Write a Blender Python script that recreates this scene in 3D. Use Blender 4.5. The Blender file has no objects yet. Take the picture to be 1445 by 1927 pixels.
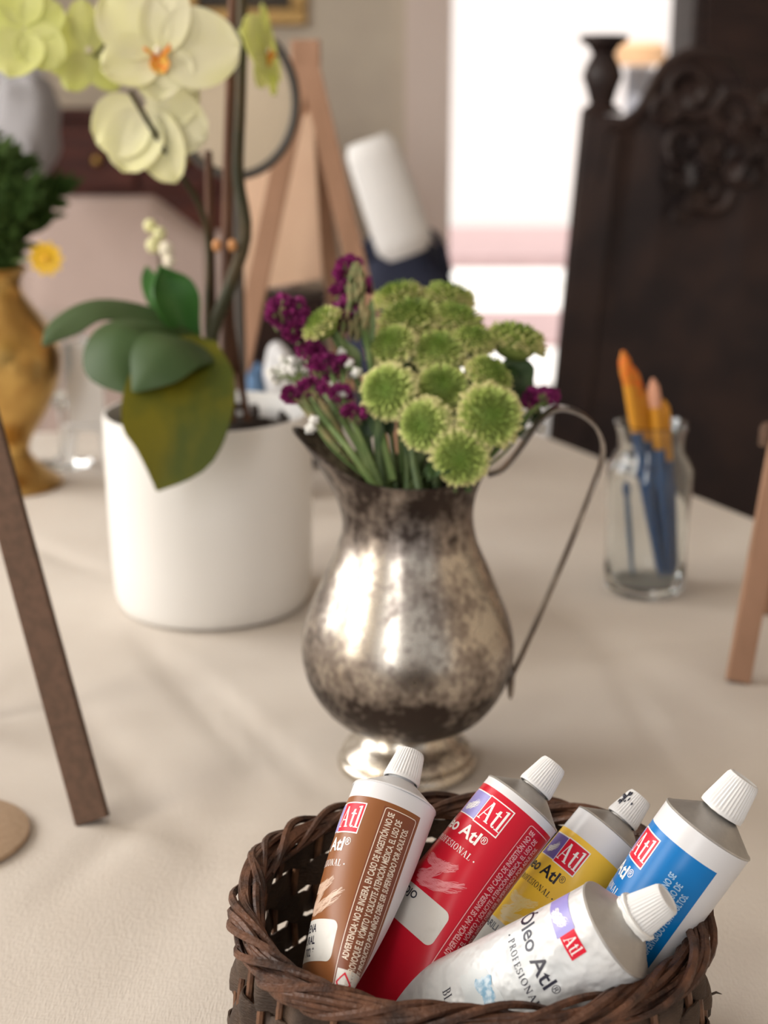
import bpy, bmesh, math, random
import numpy as np
from mathutils import Vector, Matrix, noise
random.seed(7)
SC = bpy.context.scene
COL = SC.collection
R_ = math.radians
TZ = 0.75                       # height of the table top above the floor

# ------------------------------------------------------------------ camera
PITCH = R_(16.0); FPX = 2700.0
cam = bpy.data.cameras.new('camera'); cam_o = bpy.data.objects.new('camera', cam); COL.objects.link(cam_o)
CAM = Vector((0, 0, TZ + 0.39))
cam_o.location = CAM; cam_o.rotation_euler = (R_(90) - PITCH, 0, 0)
cam.sensor_fit = 'VERTICAL'; cam.sensor_height = 36; cam.sensor_width = 27
cam.lens = FPX / 1927 * 36
cam.clip_start = 0.05; cam.clip_end = 60
cam.dof.use_dof = True; cam.dof.focus_distance = 0.555; cam.dof.aperture_fstop = 8.0
SC.camera = cam_o
SC.view_settings.view_transform = 'Standard'; SC.view_settings.look = 'None'
SC.view_settings.gamma = 1.0; SC.view_settings.use_curve_mapping = False
SC.view_settings.exposure = 0.0
# ------------------------------------------------------------------ world, sun, window daylight
W = bpy.data.worlds.new('daylight'); SC.world = W; W.use_nodes = True
W.node_tree.nodes['Background'].inputs[0].default_value = (1.0, 0.975, 0.96, 1)
W.node_tree.nodes['Background'].inputs[1].default_value = 0.56
sun = bpy.data.lights.new('sun', 'SUN'); sun.energy = 6.0; sun.angle = R_(1.5); sun.color = (1, .95, .9)
so = bpy.data.objects.new('sun', sun); COL.objects.link(so)
so.rotation_euler = Vector((0.3, 0.5, -1.3)).to_track_quat('-Z', 'Y').to_euler()
def area(name, loc, tgt, sx, sy, en, col):
    l = bpy.data.lights.new(name, 'AREA'); l.shape = 'RECTANGLE'; l.size = sx; l.size_y = sy
    l.energy = en; l.color = col
    o = bpy.data.objects.new(name, l); COL.objects.link(o); o.location = loc
    o.rotation_euler = (Vector(tgt) - Vector(loc)).to_track_quat('-Z', 'Y').to_euler()
    return o
area('window_daylight', (-1.93, 1.35, 1.75), (0, 1.2, 0.9), 1.25, 1.35, 44, (1, .98, .95))
area('near_window_daylight', (-1.93, -0.05, 1.75), (0.0, 0.8, 0.85), 0.62, 1.5, 26, (1, .94, .84))
area('window_behind_daylight', (-.86, -1.60, 1.80), (0, 0.8, 0.85), 0.34, 1.5, 15, (1, .98, .96))

# ------------------------------------------------------------------ pixel -> place helpers
CD = Vector((0, math.cos(PITCH), -math.sin(PITCH))); CU = Vector((0, math.sin(PITCH), math.cos(PITCH))); CX = Vector((1, 0, 0))
def ray(px, py): return CD + CX*((px-722.5)/FPX) + CU*((963.5-py)/FPX)
def dep(px, py, zd): return CAM + ray(px, py)*zd                       # point at a depth
def onz(px, py, z=TZ):                                                 # point on a horizontal plane
    r = ray(px, py); return CAM + r*((z-CAM.z)/r.z)
def aty(px, py, Y):
    r = ray(px, py); return CAM + r*(Y/r.y)

# ------------------------------------------------------------------ materials
def mat(name, col, rough=.6, metal=0, col2=None, scale=20, bump=0, bscale=200, detail=4, ramp=(.4, .6), trans=0, sss=0, spec=.5, coat=0, stretch=None, bstretch=None):
    m = bpy.data.materials.new(name); m.use_nodes = True
    nt = m.node_tree; b = nt.nodes['Principled BSDF']
    b.inputs['Roughness'].default_value = rough; b.inputs['Metallic'].default_value = metal
    b.inputs['Base Color'].default_value = (*col, 1); b.inputs['Specular IOR Level'].default_value = spec
    b.inputs['Coat Weight'].default_value = coat
    tc = nt.nodes.new('ShaderNodeTexCoord')
    def vec(st):
        if not st: return tc.outputs['Object']
        mp = nt.nodes.new('ShaderNodeMapping'); mp.inputs['Scale'].default_value = st
        nt.links.new(tc.outputs['Object'], mp.inputs[0]); return mp.outputs[0]
    if col2:
        n = nt.nodes.new('ShaderNodeTexNoise'); n.inputs['Scale'].default_value = scale; n.inputs['Detail'].default_value = detail
        nt.links.new(vec(stretch), n.inputs['Vector'])
        r = nt.nodes.new('ShaderNodeValToRGB'); r.color_ramp.elements[0].position = ramp[0]; r.color_ramp.elements[1].position = ramp[1]
        r.color_ramp.elements[0].color = (*col, 1); r.color_ramp.elements[1].color = (*col2, 1)
        nt.links.new(n.outputs['Fac'], r.inputs[0]); nt.links.new(r.outputs[0], b.inputs['Base Color'])
    if bump:
        n = nt.nodes.new('ShaderNodeTexNoise'); n.inputs['Scale'].default_value = bscale; n.inputs['Detail'].default_value = 3
        nt.links.new(vec(bstretch), n.inputs['Vector'])
        bp = nt.nodes.new('ShaderNodeBump'); bp.inputs['Strength'].default_value = bump; bp.inputs['Distance'].default_value = .001
        nt.links.new(n.outputs['Fac'], bp.inputs['Height']); nt.links.new(bp.outputs[0], b.inputs['Normal'])
    if trans:
        t = nt.nodes.new('ShaderNodeBsdfTranslucent'); mx = nt.nodes.new('ShaderNodeMixShader'); mx.inputs[0].default_value = trans
        if col2: nt.links.new(r.outputs[0], t.inputs[0])
        else: t.inputs[0].default_value = (*col, 1)
        out = nt.nodes['Material Output']
        nt.links.new(b.outputs[0], mx.inputs[1]); nt.links.new(t.outputs[0], mx.inputs[2]); nt.links.new(mx.outputs[0], out.inputs[0])
    return m
def glass_mat(name, col=(1, 1, 1), rough=0.02):
    m = bpy.data.materials.new(name); m.use_nodes = True
    b = m.node_tree.nodes['Principled BSDF']
    b.inputs['Base Color'].default_value = (*col, 1); b.inputs['Transmission Weight'].default_value = 1
    b.inputs['Roughness'].default_value = rough; b.inputs['IOR'].default_value = 1.45
    return m
def silver_mat():
    m = bpy.data.materials.new('tarnished_silver'); m.use_nodes = True; nt = m.node_tree; b = nt.nodes['Principled BSDF']
    N = nt.nodes.new; L = nt.links.new
    tc = N('ShaderNodeTexCoord')
    n1 = N('ShaderNodeTexNoise'); n1.inputs['Scale'].default_value = 28; n1.inputs['Detail'].default_value = 8; n1.inputs['Roughness'].default_value = .65
    n2 = N('ShaderNodeTexNoise'); n2.inputs['Scale'].default_value = 220; n2.inputs['Detail'].default_value = 4
    L(tc.outputs['Object'], n1.inputs['Vector']); L(tc.outputs['Object'], n2.inputs['Vector'])
    sp = N('ShaderNodeSeparateXYZ'); L(tc.outputs['Object'], sp.inputs[0])
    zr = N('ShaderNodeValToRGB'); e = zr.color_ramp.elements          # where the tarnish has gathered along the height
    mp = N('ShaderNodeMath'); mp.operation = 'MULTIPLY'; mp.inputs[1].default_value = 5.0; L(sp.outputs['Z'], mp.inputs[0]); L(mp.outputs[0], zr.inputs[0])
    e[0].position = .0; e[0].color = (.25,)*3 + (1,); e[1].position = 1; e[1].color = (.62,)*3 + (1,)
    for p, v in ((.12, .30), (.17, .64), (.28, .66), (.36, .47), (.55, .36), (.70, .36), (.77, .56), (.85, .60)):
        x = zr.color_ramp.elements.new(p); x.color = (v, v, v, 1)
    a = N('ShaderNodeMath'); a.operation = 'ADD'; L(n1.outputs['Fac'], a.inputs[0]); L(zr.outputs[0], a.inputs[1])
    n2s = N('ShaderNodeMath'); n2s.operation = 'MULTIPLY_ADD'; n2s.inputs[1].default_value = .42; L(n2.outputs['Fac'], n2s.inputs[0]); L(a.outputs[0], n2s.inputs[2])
    r = N('ShaderNodeValToRGB'); r.color_ramp.elements[0].position = .92; r.color_ramp.elements[1].position = 1.0
    d = N('ShaderNodeMapRange'); d.inputs['From Min'].default_value = 1.02; d.inputs['From Max'].default_value = 1.36; L(n2s.outputs[0], d.inputs['Value'])
    c = N('ShaderNodeValToRGB'); c.color_ramp.elements[0].position = 0; c.color_ramp.elements[0].color = (.60, .545, .47, 1)
    c.color_ramp.elements[1].position = 1; c.color_ramp.elements[1].color = (.06, .046, .04, 1)
    x = c.color_ramp.elements.new(.38); x.color = (.34, .295, .26, 1)
    L(d.outputs[0], c.inputs[0]); L(c.outputs[0], b.inputs['Base Color'])
    rr = N('ShaderNodeMapRange'); rr.inputs['To Min'].default_value = .27; rr.inputs['To Max'].default_value = .45; L(d.outputs[0], rr.inputs['Value'])
    L(rr.outputs[0], b.inputs['Roughness']); b.inputs['Metallic'].default_value = 1
    bp = N('ShaderNodeBump'); bp.inputs['Strength'].default_value = .15; bp.inputs['Distance'].default_value = .0006
    L(n1.outputs['Fac'], bp.inputs['Height']); L(bp.outputs[0], b.inputs['Normal'])
    return m
def attr_mat(name, rough=.6, trans=.2):
    """petals coloured by their own colour attribute"""
    m = bpy.data.materials.new(name); m.use_nodes = True; nt = m.node_tree; b = nt.nodes['Principled BSDF']
    a = nt.nodes.new('ShaderNodeAttribute'); a.attribute_name = 'tint'
    nt.links.new(a.outputs['Color'], b.inputs['Base Color']); b.inputs['Roughness'].default_value = rough; b.inputs['Specular IOR Level'].default_value = .25
    t = nt.nodes.new('ShaderNodeBsdfTranslucent'); nt.links.new(a.outputs['Color'], t.inputs[0])
    mx = nt.nodes.new('ShaderNodeMixShader'); mx.inputs[0].default_value = trans
    nt.links.new(b.outputs[0], mx.inputs[1]); nt.links.new(t.outputs[0], mx.inputs[2]); nt.links.new(mx.outputs[0], nt.nodes['Material Output'].inputs[0])
    return m

# ------------------------------------------------------------------ mesh builder
class MB:
    def __init__(s): s.v = []; s.f = []; s.m = []; s.c = None
    def add(s, vs, fs, mi=0):
        o = len(s.v); s.v += [tuple(x) for x in vs]; s.f += [tuple(i+o for i in f) for f in fs]; s.m += [mi]*len(fs); return s
    def box(s, c, d, rot=None, mi=0):
        hx, hy, hz = d[0]/2, d[1]/2, d[2]/2; vs = []
        for x in (-hx, hx):
            for y in (-hy, hy):
                for z in (-hz, hz):
                    p = Vector((x, y, z))
                    if rot is not None: p = rot @ p
                    vs.append(p + Vector(c))
        return s.add(vs, [(0,1,3,2),(4,6,7,5),(0,4,5,1),(2,3,7,6),(0,2,6,4),(1,5,7,3)], mi)
    def grid(s, P, mi=0, cu=False, cv=False, mfun=None):
        nu, nv = len(P), len(P[0]); o = len(s.v)
        for row in P: s.v += [tuple(p) for p in row]
        for i in range(nu if cu else nu-1):
            for j in range(nv if cv else nv-1):
                a = i*nv+j; b = ((i+1) % nu)*nv+j; c = ((i+1) % nu)*nv+(j+1) % nv; d = i*nv+(j+1) % nv
                s.f.append((o+a, o+b, o+c, o+d)); s.m.append(mfun(i, j) if mfun else mi)
        return s
    def fan(s, ring, c, mi=0):
        o = len(s.v); s.v += [tuple(p) for p in ring] + [tuple(c)]; n = len(ring)
        for i in range(n): s.f.append((o+i, o+(i+1) % n, o+n)); s.m.append(mi)
        return s
    def lathe(s, prof, c=(0, 0, 0), n=48, mi=0, cap=True, fr=None, mfun=None):
        P = []
        for r, z in prof:
            row = []
            for k in range(n):
                a = 2*math.pi*k/n; rr, zz = (r, z) if fr is None else fr(r, z, a)
                row.append((c[0]+rr*math.cos(a), c[1]+rr*math.sin(a), c[2]+zz))
            P.append(row)
        s.grid(P, mi, cv=True, mfun=(lambda i, j: mfun(i)) if mfun else None)
        if cap:
            if prof[0][0] > 1e-6: s.fan(P[0], (c[0], c[1], c[2]+prof[0][1]), mi)
            if prof[-1][0] > 1e-6: s.fan(P[-1], (c[0], c[1], c[2]+prof[-1][1]), mi)
        return s
    def sweep(s, pts, rad, n=8, mi=0, sect=None, ref=None, closed=False):
        """tube (or any section) along points"""
        pts = [Vector(p) for p in pts]; N = len(pts)
        if not hasattr(rad, '__len__'): rad = [rad]*N
        P = []; prev = None
        for i, p in enumerate(pts):
            a = pts[(i-1) % N] if (closed or i) else pts[0]; b = pts[(i+1) % N] if (closed or i < N-1) else pts[-1]
            t = (b-a).normalized()
            if ref is not None: nrm = Vector(ref)
            elif prev is None: nrm = Vector((0, 0, 1)) if abs(t.z) < .9 else Vector((1, 0, 0))
            else: nrm = prev
            nrm = nrm - t*nrm.dot(t)
            if nrm.length < 1e-6: nrm = t.orthogonal()
            nrm.normalize(); bi = t.cross(nrm); prev = nrm
            if sect: row = [p + (nrm*y + bi*x)*rad[i] for x, y in sect]
            else: row = [p + (nrm*math.cos(2*math.pi*k/n) + bi*math.sin(2*math.pi*k/n))*rad[i] for k in range(n)]
            P.append(row)
        s.grid(P, mi, cu=closed, cv=True)
        if not closed: s.fan(P[0], pts[0], mi); s.fan(P[-1], pts[-1], mi)
        return s
    def sheet(s, P, th, mi=0):
        """grid of points given a thickness"""
        nu, nv = len(P), len(P[0]); P = [[Vector(p) for p in r] for r in P]; Q = []
        for i in range(nu):
            row = []
            for j in range(nv):
                a = P[min(i+1, nu-1)][j]-P[max(i-1, 0)][j]; b = P[i][min(j+1, nv-1)]-P[i][max(j-1, 0)]
                n = a.cross(b); n = n.normalized() if n.length > 1e-12 else Vector((0, 0, 1))
                row.append(P[i][j]-n*th)
            Q.append(row)
        s.grid(P, mi); s.grid(Q, mi)
        e1 = [P[i][0] for i in range(nu)]+[P[-1][j] for j in range(1, nv)]+[P[i][-1] for i in range(nu-2, -1, -1)]+[P[0][j] for j in range(nv-2, 0, -1)]
        e2 = [Q[i][0] for i in range(nu)]+[Q[-1][j] for j in range(1, nv)]+[Q[i][-1] for i in range(nu-2, -1, -1)]+[Q[0][j] for j in range(nv-2, 0, -1)]
        s.grid([e1, e2], mi, cv=True); return s
    def ball(s, c, r, n=10, m=6, mi=0):
        if not hasattr(r, '__len__'): r = (r, r, r)
        P = [[(c[0]+r[0]*math.sin(math.pi*i/m)*math.cos(2*math.pi*k/n), c[1]+r[1]*math.sin(math.pi*i/m)*math.sin(2*math.pi*k/n), c[2]+r[2]*math.cos(math.pi*i/m)) for k in range(n)] for i in range(m+1)]
        return s.grid(P, mi, cv=True)
    def bar(s, a, b, w, t, up=(0, 0, 1), mi=0):
        """rectangular bar from a to b, w across, t deep"""
        a, b = Vector(a), Vector(b); d = (b-a).normalized(); u = Vector(up); x = d.cross(u).normalized(); y = x.cross(d)
        vs = [p + x*sx*w/2 + y*sy*t/2 for p in (a, b) for sx, sy in ((-1,-1),(1,-1),(1,1),(-1,1))]
        return s.add(vs, [(0,1,2,3),(7,6,5,4),(0,4,5,1),(1,5,6,2),(2,6,7,3),(3,7,4,0)], mi)
def mesh(name, mb, mats, smooth=True, ang=40):
    me = bpy.data.meshes.new(name); me.from_pydata(mb.v, [], mb.f)
    for m in (mats if isinstance(mats, (list, tuple)) else [mats]): me.materials.append(m)
    me.polygons.foreach_set('material_index', mb.m)
    bm = bmesh.new(); bm.from_mesh(me); bmesh.ops.remove_doubles(bm, verts=bm.verts, dist=1e-6); bmesh.ops.recalc_face_normals(bm, faces=bm.faces)
    bm.to_mesh(me); bm.free()
    if smooth:
        me.shade_smooth(); me.set_sharp_from_angle(angle=R_(ang))
    me.update(); return me
def thing(name, label, cat, loc=(0, 0, 0), group=None, rot=None):
    o = bpy.data.objects.new(name, None); COL.objects.link(o); o.empty_display_size = .02
    o.location = loc
    if rot is not None: o.rotation_mode = 'QUATERNION'; o.rotation_quaternion = rot
    o['label'] = label; o['category'] = cat
    if group: o['group'] = group
    return o
def part(name, mb, mats, par, local=False, label=None, smooth=True, ang=40, bevel=0):
    """mb in world coordinates unless local; par may be a thing or a part of one"""
    if not local:
        off = par['_o'] if '_o' in par else par.location
        mb.v = [(x-off[0], y-off[1], z-off[2]) for x, y, z in mb.v]
    me = mesh(name, mb, mats, smooth, ang); o = bpy.data.objects.new(name, me); COL.objects.link(o); o.parent = par
    if label: o['label'] = label
    if bevel: bv(o, bevel)
    return o
def bv(o, w, seg=2):
    m = o.modifiers.new('bevel', 'BEVEL'); m.width = w; m.segments = seg; m.limit_method = 'ANGLE'; m.angle_limit = R_(40)
def single(name, mb, mats, label, cat, group=None, loc=(0, 0, 0), smooth=True, bevel=0):
    mb.v = [(x-loc[0], y-loc[1], z-loc[2]) for x, y, z in mb.v]
    o = bpy.data.objects.new(name, mesh(name, mb, mats, smooth)); COL.objects.link(o); o.location = loc
    o['label'] = label; o['category'] = cat
    if group: o['group'] = group
    if bevel: bv(o, bevel)
    return o
def struct(name, mb, m, bevel=0):
    o = bpy.data.objects.new(name, mesh(name, mb, m, False)); COL.objects.link(o); o['kind'] = 'structure'
    if bevel: bv(o, bevel)
    return o
def spl(pts, n):
    """smooth curve through points"""
    pts = [Vector(p) for p in pts]; out = []; k = len(pts)-1
    for i in range(n+1):
        t = i/n*k; a = min(int(t), k-1); f = t-a
        p0, p1, p2, p3 = pts[max(a-1, 0)], pts[a], pts[a+1], pts[min(a+2, k)]
        out.append(.5*((2*p1)+(p2-p0)*f+(2*p0-5*p1+4*p2-p3)*f*f+(-p0+3*p1-3*p2+p3)*f**3))
    return out

# ================================================================== THE SETTING
m_wall = mat('wall_plaster', (.76, .68, .56), .9, col2=(.68, .60, .50), scale=3, bump=.2, bscale=60)
m_wallp = mat('lit_pink_plaster', (.95, .82, .75), .9, col2=(.93, .79, .72), scale=3)  # pink jamb plaster, brightened in colour to stand for outdoor light on it
m_floor = mat('floor_tile', (.62, .50, .44), .45, col2=(.55, .42, .36), scale=2)
m_white = mat('white_paint', (.86, .85, .83), .5)
m_terr = mat('terrace_pink_tile', (.40, .28, .28), .7, col2=(.37, .26, .26), scale=6)
m_ceil = mat('ceiling_paint', (.7, .66, .6), .9)
b = MB().box((0, 1.6, -.05), (5.2, 6.6, .1)); struct('floor', b, m_floor)
b = MB().box((0, 1.6, 2.75), (5.2, 6.6, .1)); struct('ceiling', b, m_ceil)
YW = 4.6
DX0, DX1 = .205, 1.35                                  # the doorway to the terrace
b = MB().box(((-2.1+DX0-.14)/2, YW+.1, 1.35), (DX0-.14+2.1, .2, 2.7)); b.box(((DX1+2.6)/2, YW+.1, 1.35), (2.6-DX1, .2, 2.7)); b.box(((DX0+DX1)/2, YW+.1, 2.5), (DX1-DX0+.28, .2, .4)); struct('wall_back', b, m_wall)
b = MB().box((DX0-.07, YW+.09, 1.15), (.14, .24, 2.3)); b.box((DX0-.01, YW+.21, 1.15), (.02, .02, 2.3)); struct('trim_1', b, m_wallp, .004)
b = MB()                                                # left wall with two window openings
for y0, y1, z0, z1 in ((-1.7, -.5, 0, 2.7), (.4, .75, 0, 2.7), (1.95, 4.8, 0, 2.7), (-.5, .4, 0, 1.05), (-.5, .4, 2.45, 2.7), (.75, 1.95, 0, 1.05), (.75, 1.95, 2.45, 2.7)):
    b.box((-2.1, (y0+y1)/2, (z0+z1)/2), (.2, y1-y0, z1-z0))
struct('wall_left', b, m_wall)
for i, (y0, y1) in enumerate(((-.5, .4), (.75, 1.95))):
    b = MB(); yc = (y0+y1)/2
    for yy in (y0+.025, yc, y1-.025): b.box((-2.1, yy, 1.75), (.06, .05, 1.4))
    for zz in (1.075, 1.75, 2.425): b.box((-2.1, yc, zz), (.06, y1-y0, .05))
    struct('window_%d' % (i+1), b, m_white)
b = MB().box((2.65, 1.6, 1.35), (.1, 6.6, 2.7)); struct('wall_right', b, m_wall)
# terrace outside the doorway
b = MB().box((1, 9.0, -.06), (9, 8.2, .1)); struct('floor_terrace', b, m_white)
b = MB().box((1, 7.45, -.005), (9, 1.1, .04)); b.box((1, 11.6, .02), (9, 2.6, .1)); struct('trim_2', b, m_terr)
b = MB().box((1, 9.2, .02), (9, .5, .1)); struct('trim_3', b, m_white)
b = MB().box((1, 13.5, 1.6), (11, .2, 3.6)); struct('wall_garden', b, m_white)
# door leaf folded against the right of the doorway
b = MB().box((DX1-.02, YW-.02, 1.1), (.05, .04, 2.2)); struct('door_1', b, m_white)

# ================================================================== TABLE AND CLOTH
A = Vector((.17, 1.75)); B = Vector((-1.15, 1.68)); Cc = Vector((.927, .1)); D = Vector((-1.15, .1))
def quad(s, t, mg=0):
    p = (B*(1-s)+A*s)*t + (D*(1-s)+Cc*s)*(1-t); return p
m_linen = bpy.data.materials.new('linen_cloth'); m_linen.use_nodes = True
nt = m_linen.node_tree; pb = nt.nodes['Principled BSDF']; pb.inputs['Roughness'].default_value = .95; pb.inputs['Specular IOR Level'].default_value = .15
tc = nt.nodes.new('ShaderNodeTexCoord')
n1 = nt.nodes.new('ShaderNodeTexNoise'); n1.inputs['Scale'].default_value = 7; n1.inputs['Detail'].default_value = 5
cr = nt.nodes.new('ShaderNodeValToRGB'); cr.color_ramp.elements[0].position = .3; cr.color_ramp.elements[1].position = .7
cr.color_ramp.elements[0].color = (.58, .52, .46, 1); cr.color_ramp.elements[1].color = (.645, .59, .53, 1)
nt.links.new(tc.outputs['Object'], n1.inputs[0]); nt.links.new(n1.outputs['Fac'], cr.inputs[0]); nt.links.new(cr.outputs[0], pb.inputs['Base Color'])
hs = []
for st in ((220, 1500, 200), (1500, 220, 200)):
    mp = nt.nodes.new('ShaderNodeMapping'); mp.inputs['Scale'].default_value = st; mp.inputs['Rotation'].default_value = (0, 0, R_(24))
    nn = nt.nodes.new('ShaderNodeTexNoise'); nn.inputs['Scale'].default_value = 1; nn.inputs['Detail'].default_value = 2
    nt.links.new(tc.outputs['Object'], mp.inputs[0]); nt.links.new(mp.outputs[0], nn.inputs[0]); hs.append(nn)
ad = nt.nodes.new('ShaderNodeMath'); ad.operation = 'ADD'; nt.links.new(hs[0].outputs['Fac'], ad.inputs[0]); nt.links.new(hs[1].outputs['Fac'], ad.inputs[1])
bp = nt.nodes.new('ShaderNodeBump'); bp.inputs['Strength'].default_value = .55; bp.inputs['Distance'].default_value = .0007
nt.links.new(ad.outputs[0], bp.inputs['Height']); nt.links.new(bp.outputs[0], pb.inputs['Normal'])
def seg_d(p, a, b_):
    ab = b_-a; t = max(0, min(1, (p-a).dot(ab)/ab.length_squared)); return (p-(a+ab*t)).length, t
creases = []
for (x0, y0, x1, y1, w, h) in ((330, 1230, 620, 1500, .006, .0016), (260, 1190, 480, 1440, .010, .0018), (60, 1240, 420, 1640, .014, .0015), (560, 1330, 200, 1900, .02, .0012), (980, 1240, 1445, 1180, .012, .0013), (1000, 1100, 1400, 1400, .02, .0012), (1150, 1240, 1300, 1500, .008, .001), (0, 1000, 200, 1080, .012, .0014), (80, 1700, 330, 1460, .01, .0014)):
    creases.append((onz(x0, y0).xy, onz(x1, y1).xy, w, h*1.9))
def cloth_z(x, y):
    p = Vector((x, y)); z = 0
    for a, b_, w, h in creases:
        d, t = seg_d(p, a, b_); z -= h*math.exp(-(d/w)**2)*math.sin(math.pi*min(1, max(0, .1+t*.8)))
    z -= .0012*(noise.noise(Vector((x*9, y*9, 3)))*.5+.5) + .0005*(noise.noise(Vector((x*40, y*26, 8)))*.5+.5)
    return z
NU, NV = 250, 240; P = []
ov = .03
for i in range(NU+1):
    s = -.1+1.2*i/NU; row = []
    for j in range(NV+1):
        t = -.06+1.14*j/NV
        sc, tcn = min(1, max(0, s)), min(1, max(0, t)); q = quad(sc, tcn)
        ds = (s-sc)*1.5; dt = (t-tcn)*1.6; drop = math.hypot(ds, dt)*1.6
        wob = .012*math.sin((s*9+t*11)*3)*min(1, drop*6)
        x = q.x + (ov*math.tanh(drop*14)*.3+wob)*(1 if ds > 0 else -1 if ds < 0 else 0); y = q.y + (ov*math.tanh(drop*14)*.3+wob)*(1 if dt > 0 else -1 if dt < 0 else 0)
        z = TZ + cloth_z(q.x, q.y) - drop
        row.append((x, y, z))
    P.append(row)
b = MB().sheet(P, .0008)
single('tablecloth', b, m_linen, 'natural beige linen cloth covering the whole table, softly creased', 'tablecloth')
m_dark = mat('dark_walnut', (.035, .017, .013), .5, spec=.25, col2=(.016, .008, .007), scale=8, stretch=(1, 1, 8), bump=.2, bscale=90)
t = thing('dining_table', 'large wooden table hidden under the beige linen cloth', 'table', (-.2, .95, 0))
cs = [quad(.01, .01), quad(.99, .01), quad(.99, .99), quad(.01, .99)]
b = MB().add([(c.x, c.y, z) for z in (TZ-.035, TZ-.0085) for c in cs], [(3,2,1,0),(4,5,6,7),(0,1,5,4),(1,2,6,5),(2,3,7,6),(3,0,4,7)]); part('tabletop', b, m_dark, t, smooth=False)
for s_, t_ in ((.06, .06), (.94, .06), (.9, .94), (.06, .94)):
    q = quad(s_, t_); part('leg', MB().lathe([(.02, 0), (.028, .05), (.022, .3), (.032, .6), (.035, TZ-.035)], (q.x, q.y, 0), 20), m_dark, t)

# ================================================================== WICKER BASKET
m_bark = mat('dark_bark_strip', (.035, .021, .014), .65, spec=.3, col2=(.10, .063, .042), scale=55, ramp=(.38, .72), bump=.9, bscale=420, detail=6, bstretch=(1, 1, 4))
m_rim = mat('brown_willow', (.032, .015, .010), .5, spec=.35, col2=(.145, .063, .034), scale=90, ramp=(.35, .7), bump=.8, bscale=500, detail=5)
m_cane = mat('tan_cane', (.21, .10, .05), .5, col2=(.10, .045, .025), scale=120, bump=.4, bscale=600)
BC = Vector((.0334, .4998)); BA, BB = .0872, .0778; BH = .087
def bring(a, k=1.0, grow=0.0):
    """point on the basket's oval outline"""
    c, s = math.cos(a), math.sin(a); e = 2/2.35
    return Vector((BC.x+(BA*k+grow)*math.copysign(abs(c)**e, c), BC.y+(BB*k+grow)*math.copysign(abs(s)**e, s)))
NR = 400; Lt = [0]; pr = [bring(2*math.pi*i/NR) for i in range(NR+1)]
for i in range(NR): Lt.append(Lt[-1]+(pr[i+1]-pr[i]).length)
LT = Lt[-1]
def arc_a(f):
    """angle at a fraction of the outline's length"""
    f = (f % 1)*LT; i = int(np.searchsorted(Lt, f))-1; i = max(0, min(NR-1, i)); g = (f-Lt[i])/(Lt[i+1]-Lt[i]+1e-9)
    return 2*math.pi*(i+g)/NR
def bprof(z): return .985 + .075*math.sin(math.pi*min(1, z/BH)*.80+.35)*(1-.35*(z/BH)**3)
basket = thing('wicker_basket', 'small oval dark brown wicker basket with braided rim holding the paint tubes', 'basket', (BC.x, BC.y, TZ))
def bpt(f, z, off=0):
    a = arc_a(f); k = bprof(z); p = bring(a, k); q = bring(a+.01, k); n = Vector((q.y-p.y, -(q.x-p.x))).normalized()
    return Vector((p.x+n.x*off, p.y+n.y*off, TZ+z))
NS = 46
for i in range(NS):
    f = i/NS; pts = [bpt(f + .0015*math.sin(i*7.1+j), .003+(BH-.003)*j/8) for j in range(9)]
    part('stake', MB().sweep(pts, .0013+.0003*random.random(), 7), m_cane, basket)
rows = 6; rh = (BH-.008)/rows
for r in range(rows):
    ph = r % 2; nseg = NS*8; P = []; z0 = .006+rh*(r+.5); rnd = random.Random(r*13+5)
    ww = [rnd.uniform(.40, .56) for _ in range(NS)]; zz = [rnd.uniform(-.12, .12) for _ in range(NS)]
    for i in range(nseg):
        f = i/nseg; x = f*NS; k0 = int(x) % NS; k1 = (k0+1) % NS; g = x-int(x); g = g*g*(3-2*g)
        off = .0023*math.cos(math.pi*(x+ph)); w = (ww[k0]*(1-g)+ww[k1]*g)*rh; dz = (zz[k0]*(1-g)+zz[k1]*g)*rh
        wv = w*(.86+.3*abs(math.cos(math.pi*x))); rag = .0006*noise.noise(Vector((i*.9, r*5, 0)))
        row = []
        for k, (uu, th) in enumerate(((-1, -.0002), (-.5, .0006), (.1, .0008), (.6, .0005), (1, -.0003), (1, -.0011), (0, -.0013), (-1, -.0011))):
            tilt = .0012*math.sin(math.pi*x*.5+r)
            row.append(bpt(f, min(BH, max(.002, z0+dz+uu*wv+(rag if abs(uu) == 1 else 0))), off+th+uu*tilt))
        P.append(row)
    part('weaver', MB().grid(P, 0, cu=True, cv=True), m_bark, basket)
P = []
for k in (0, .3, .6, .85, 1): P.append([(*(bring(2*math.pi*i/96, k*.96)), TZ+.0045+.0005*math.sin(i*1.9)) for i in range(96)])
b = MB().grid(P, 0, cv=True)
Q = [[(x, y, TZ+.0012) for x, y, z in r] for r in P]; b.grid(Q, 0, cv=True); b.grid([P[-1], Q[-1]], 0, cv=True)
part('basket_base', b, m_bark, basket)
b = MB(); rr = random.Random(3)
for k in range(17):                                     # long willow rods twisted round the rim
    ph = k*2*math.pi/17*3; hr = (.0022, .0042, .0052)[k % 3]; rad = rr.uniform(.0010, .0019); tw = (2, 3, 4)[k % 3]; pts = []
    for i in range(300):
        f = i/300; a = ph + tw*2*math.pi*f + .5*math.sin(f*40+k)
        w_ = hr*(1+.18*math.sin(f*57+k*2))
        pts.append(bpt(f, BH, 0)+Vector((0, 0, .001+w_*.82*math.sin(a))) + (bpt(f, BH, 1)-bpt(f, BH, 0))*(w_*math.cos(a)))
    b.sweep(pts, [rad*(1+.2*math.sin(i*.21+k)) for i in range(300)], 6, closed=True)
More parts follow.
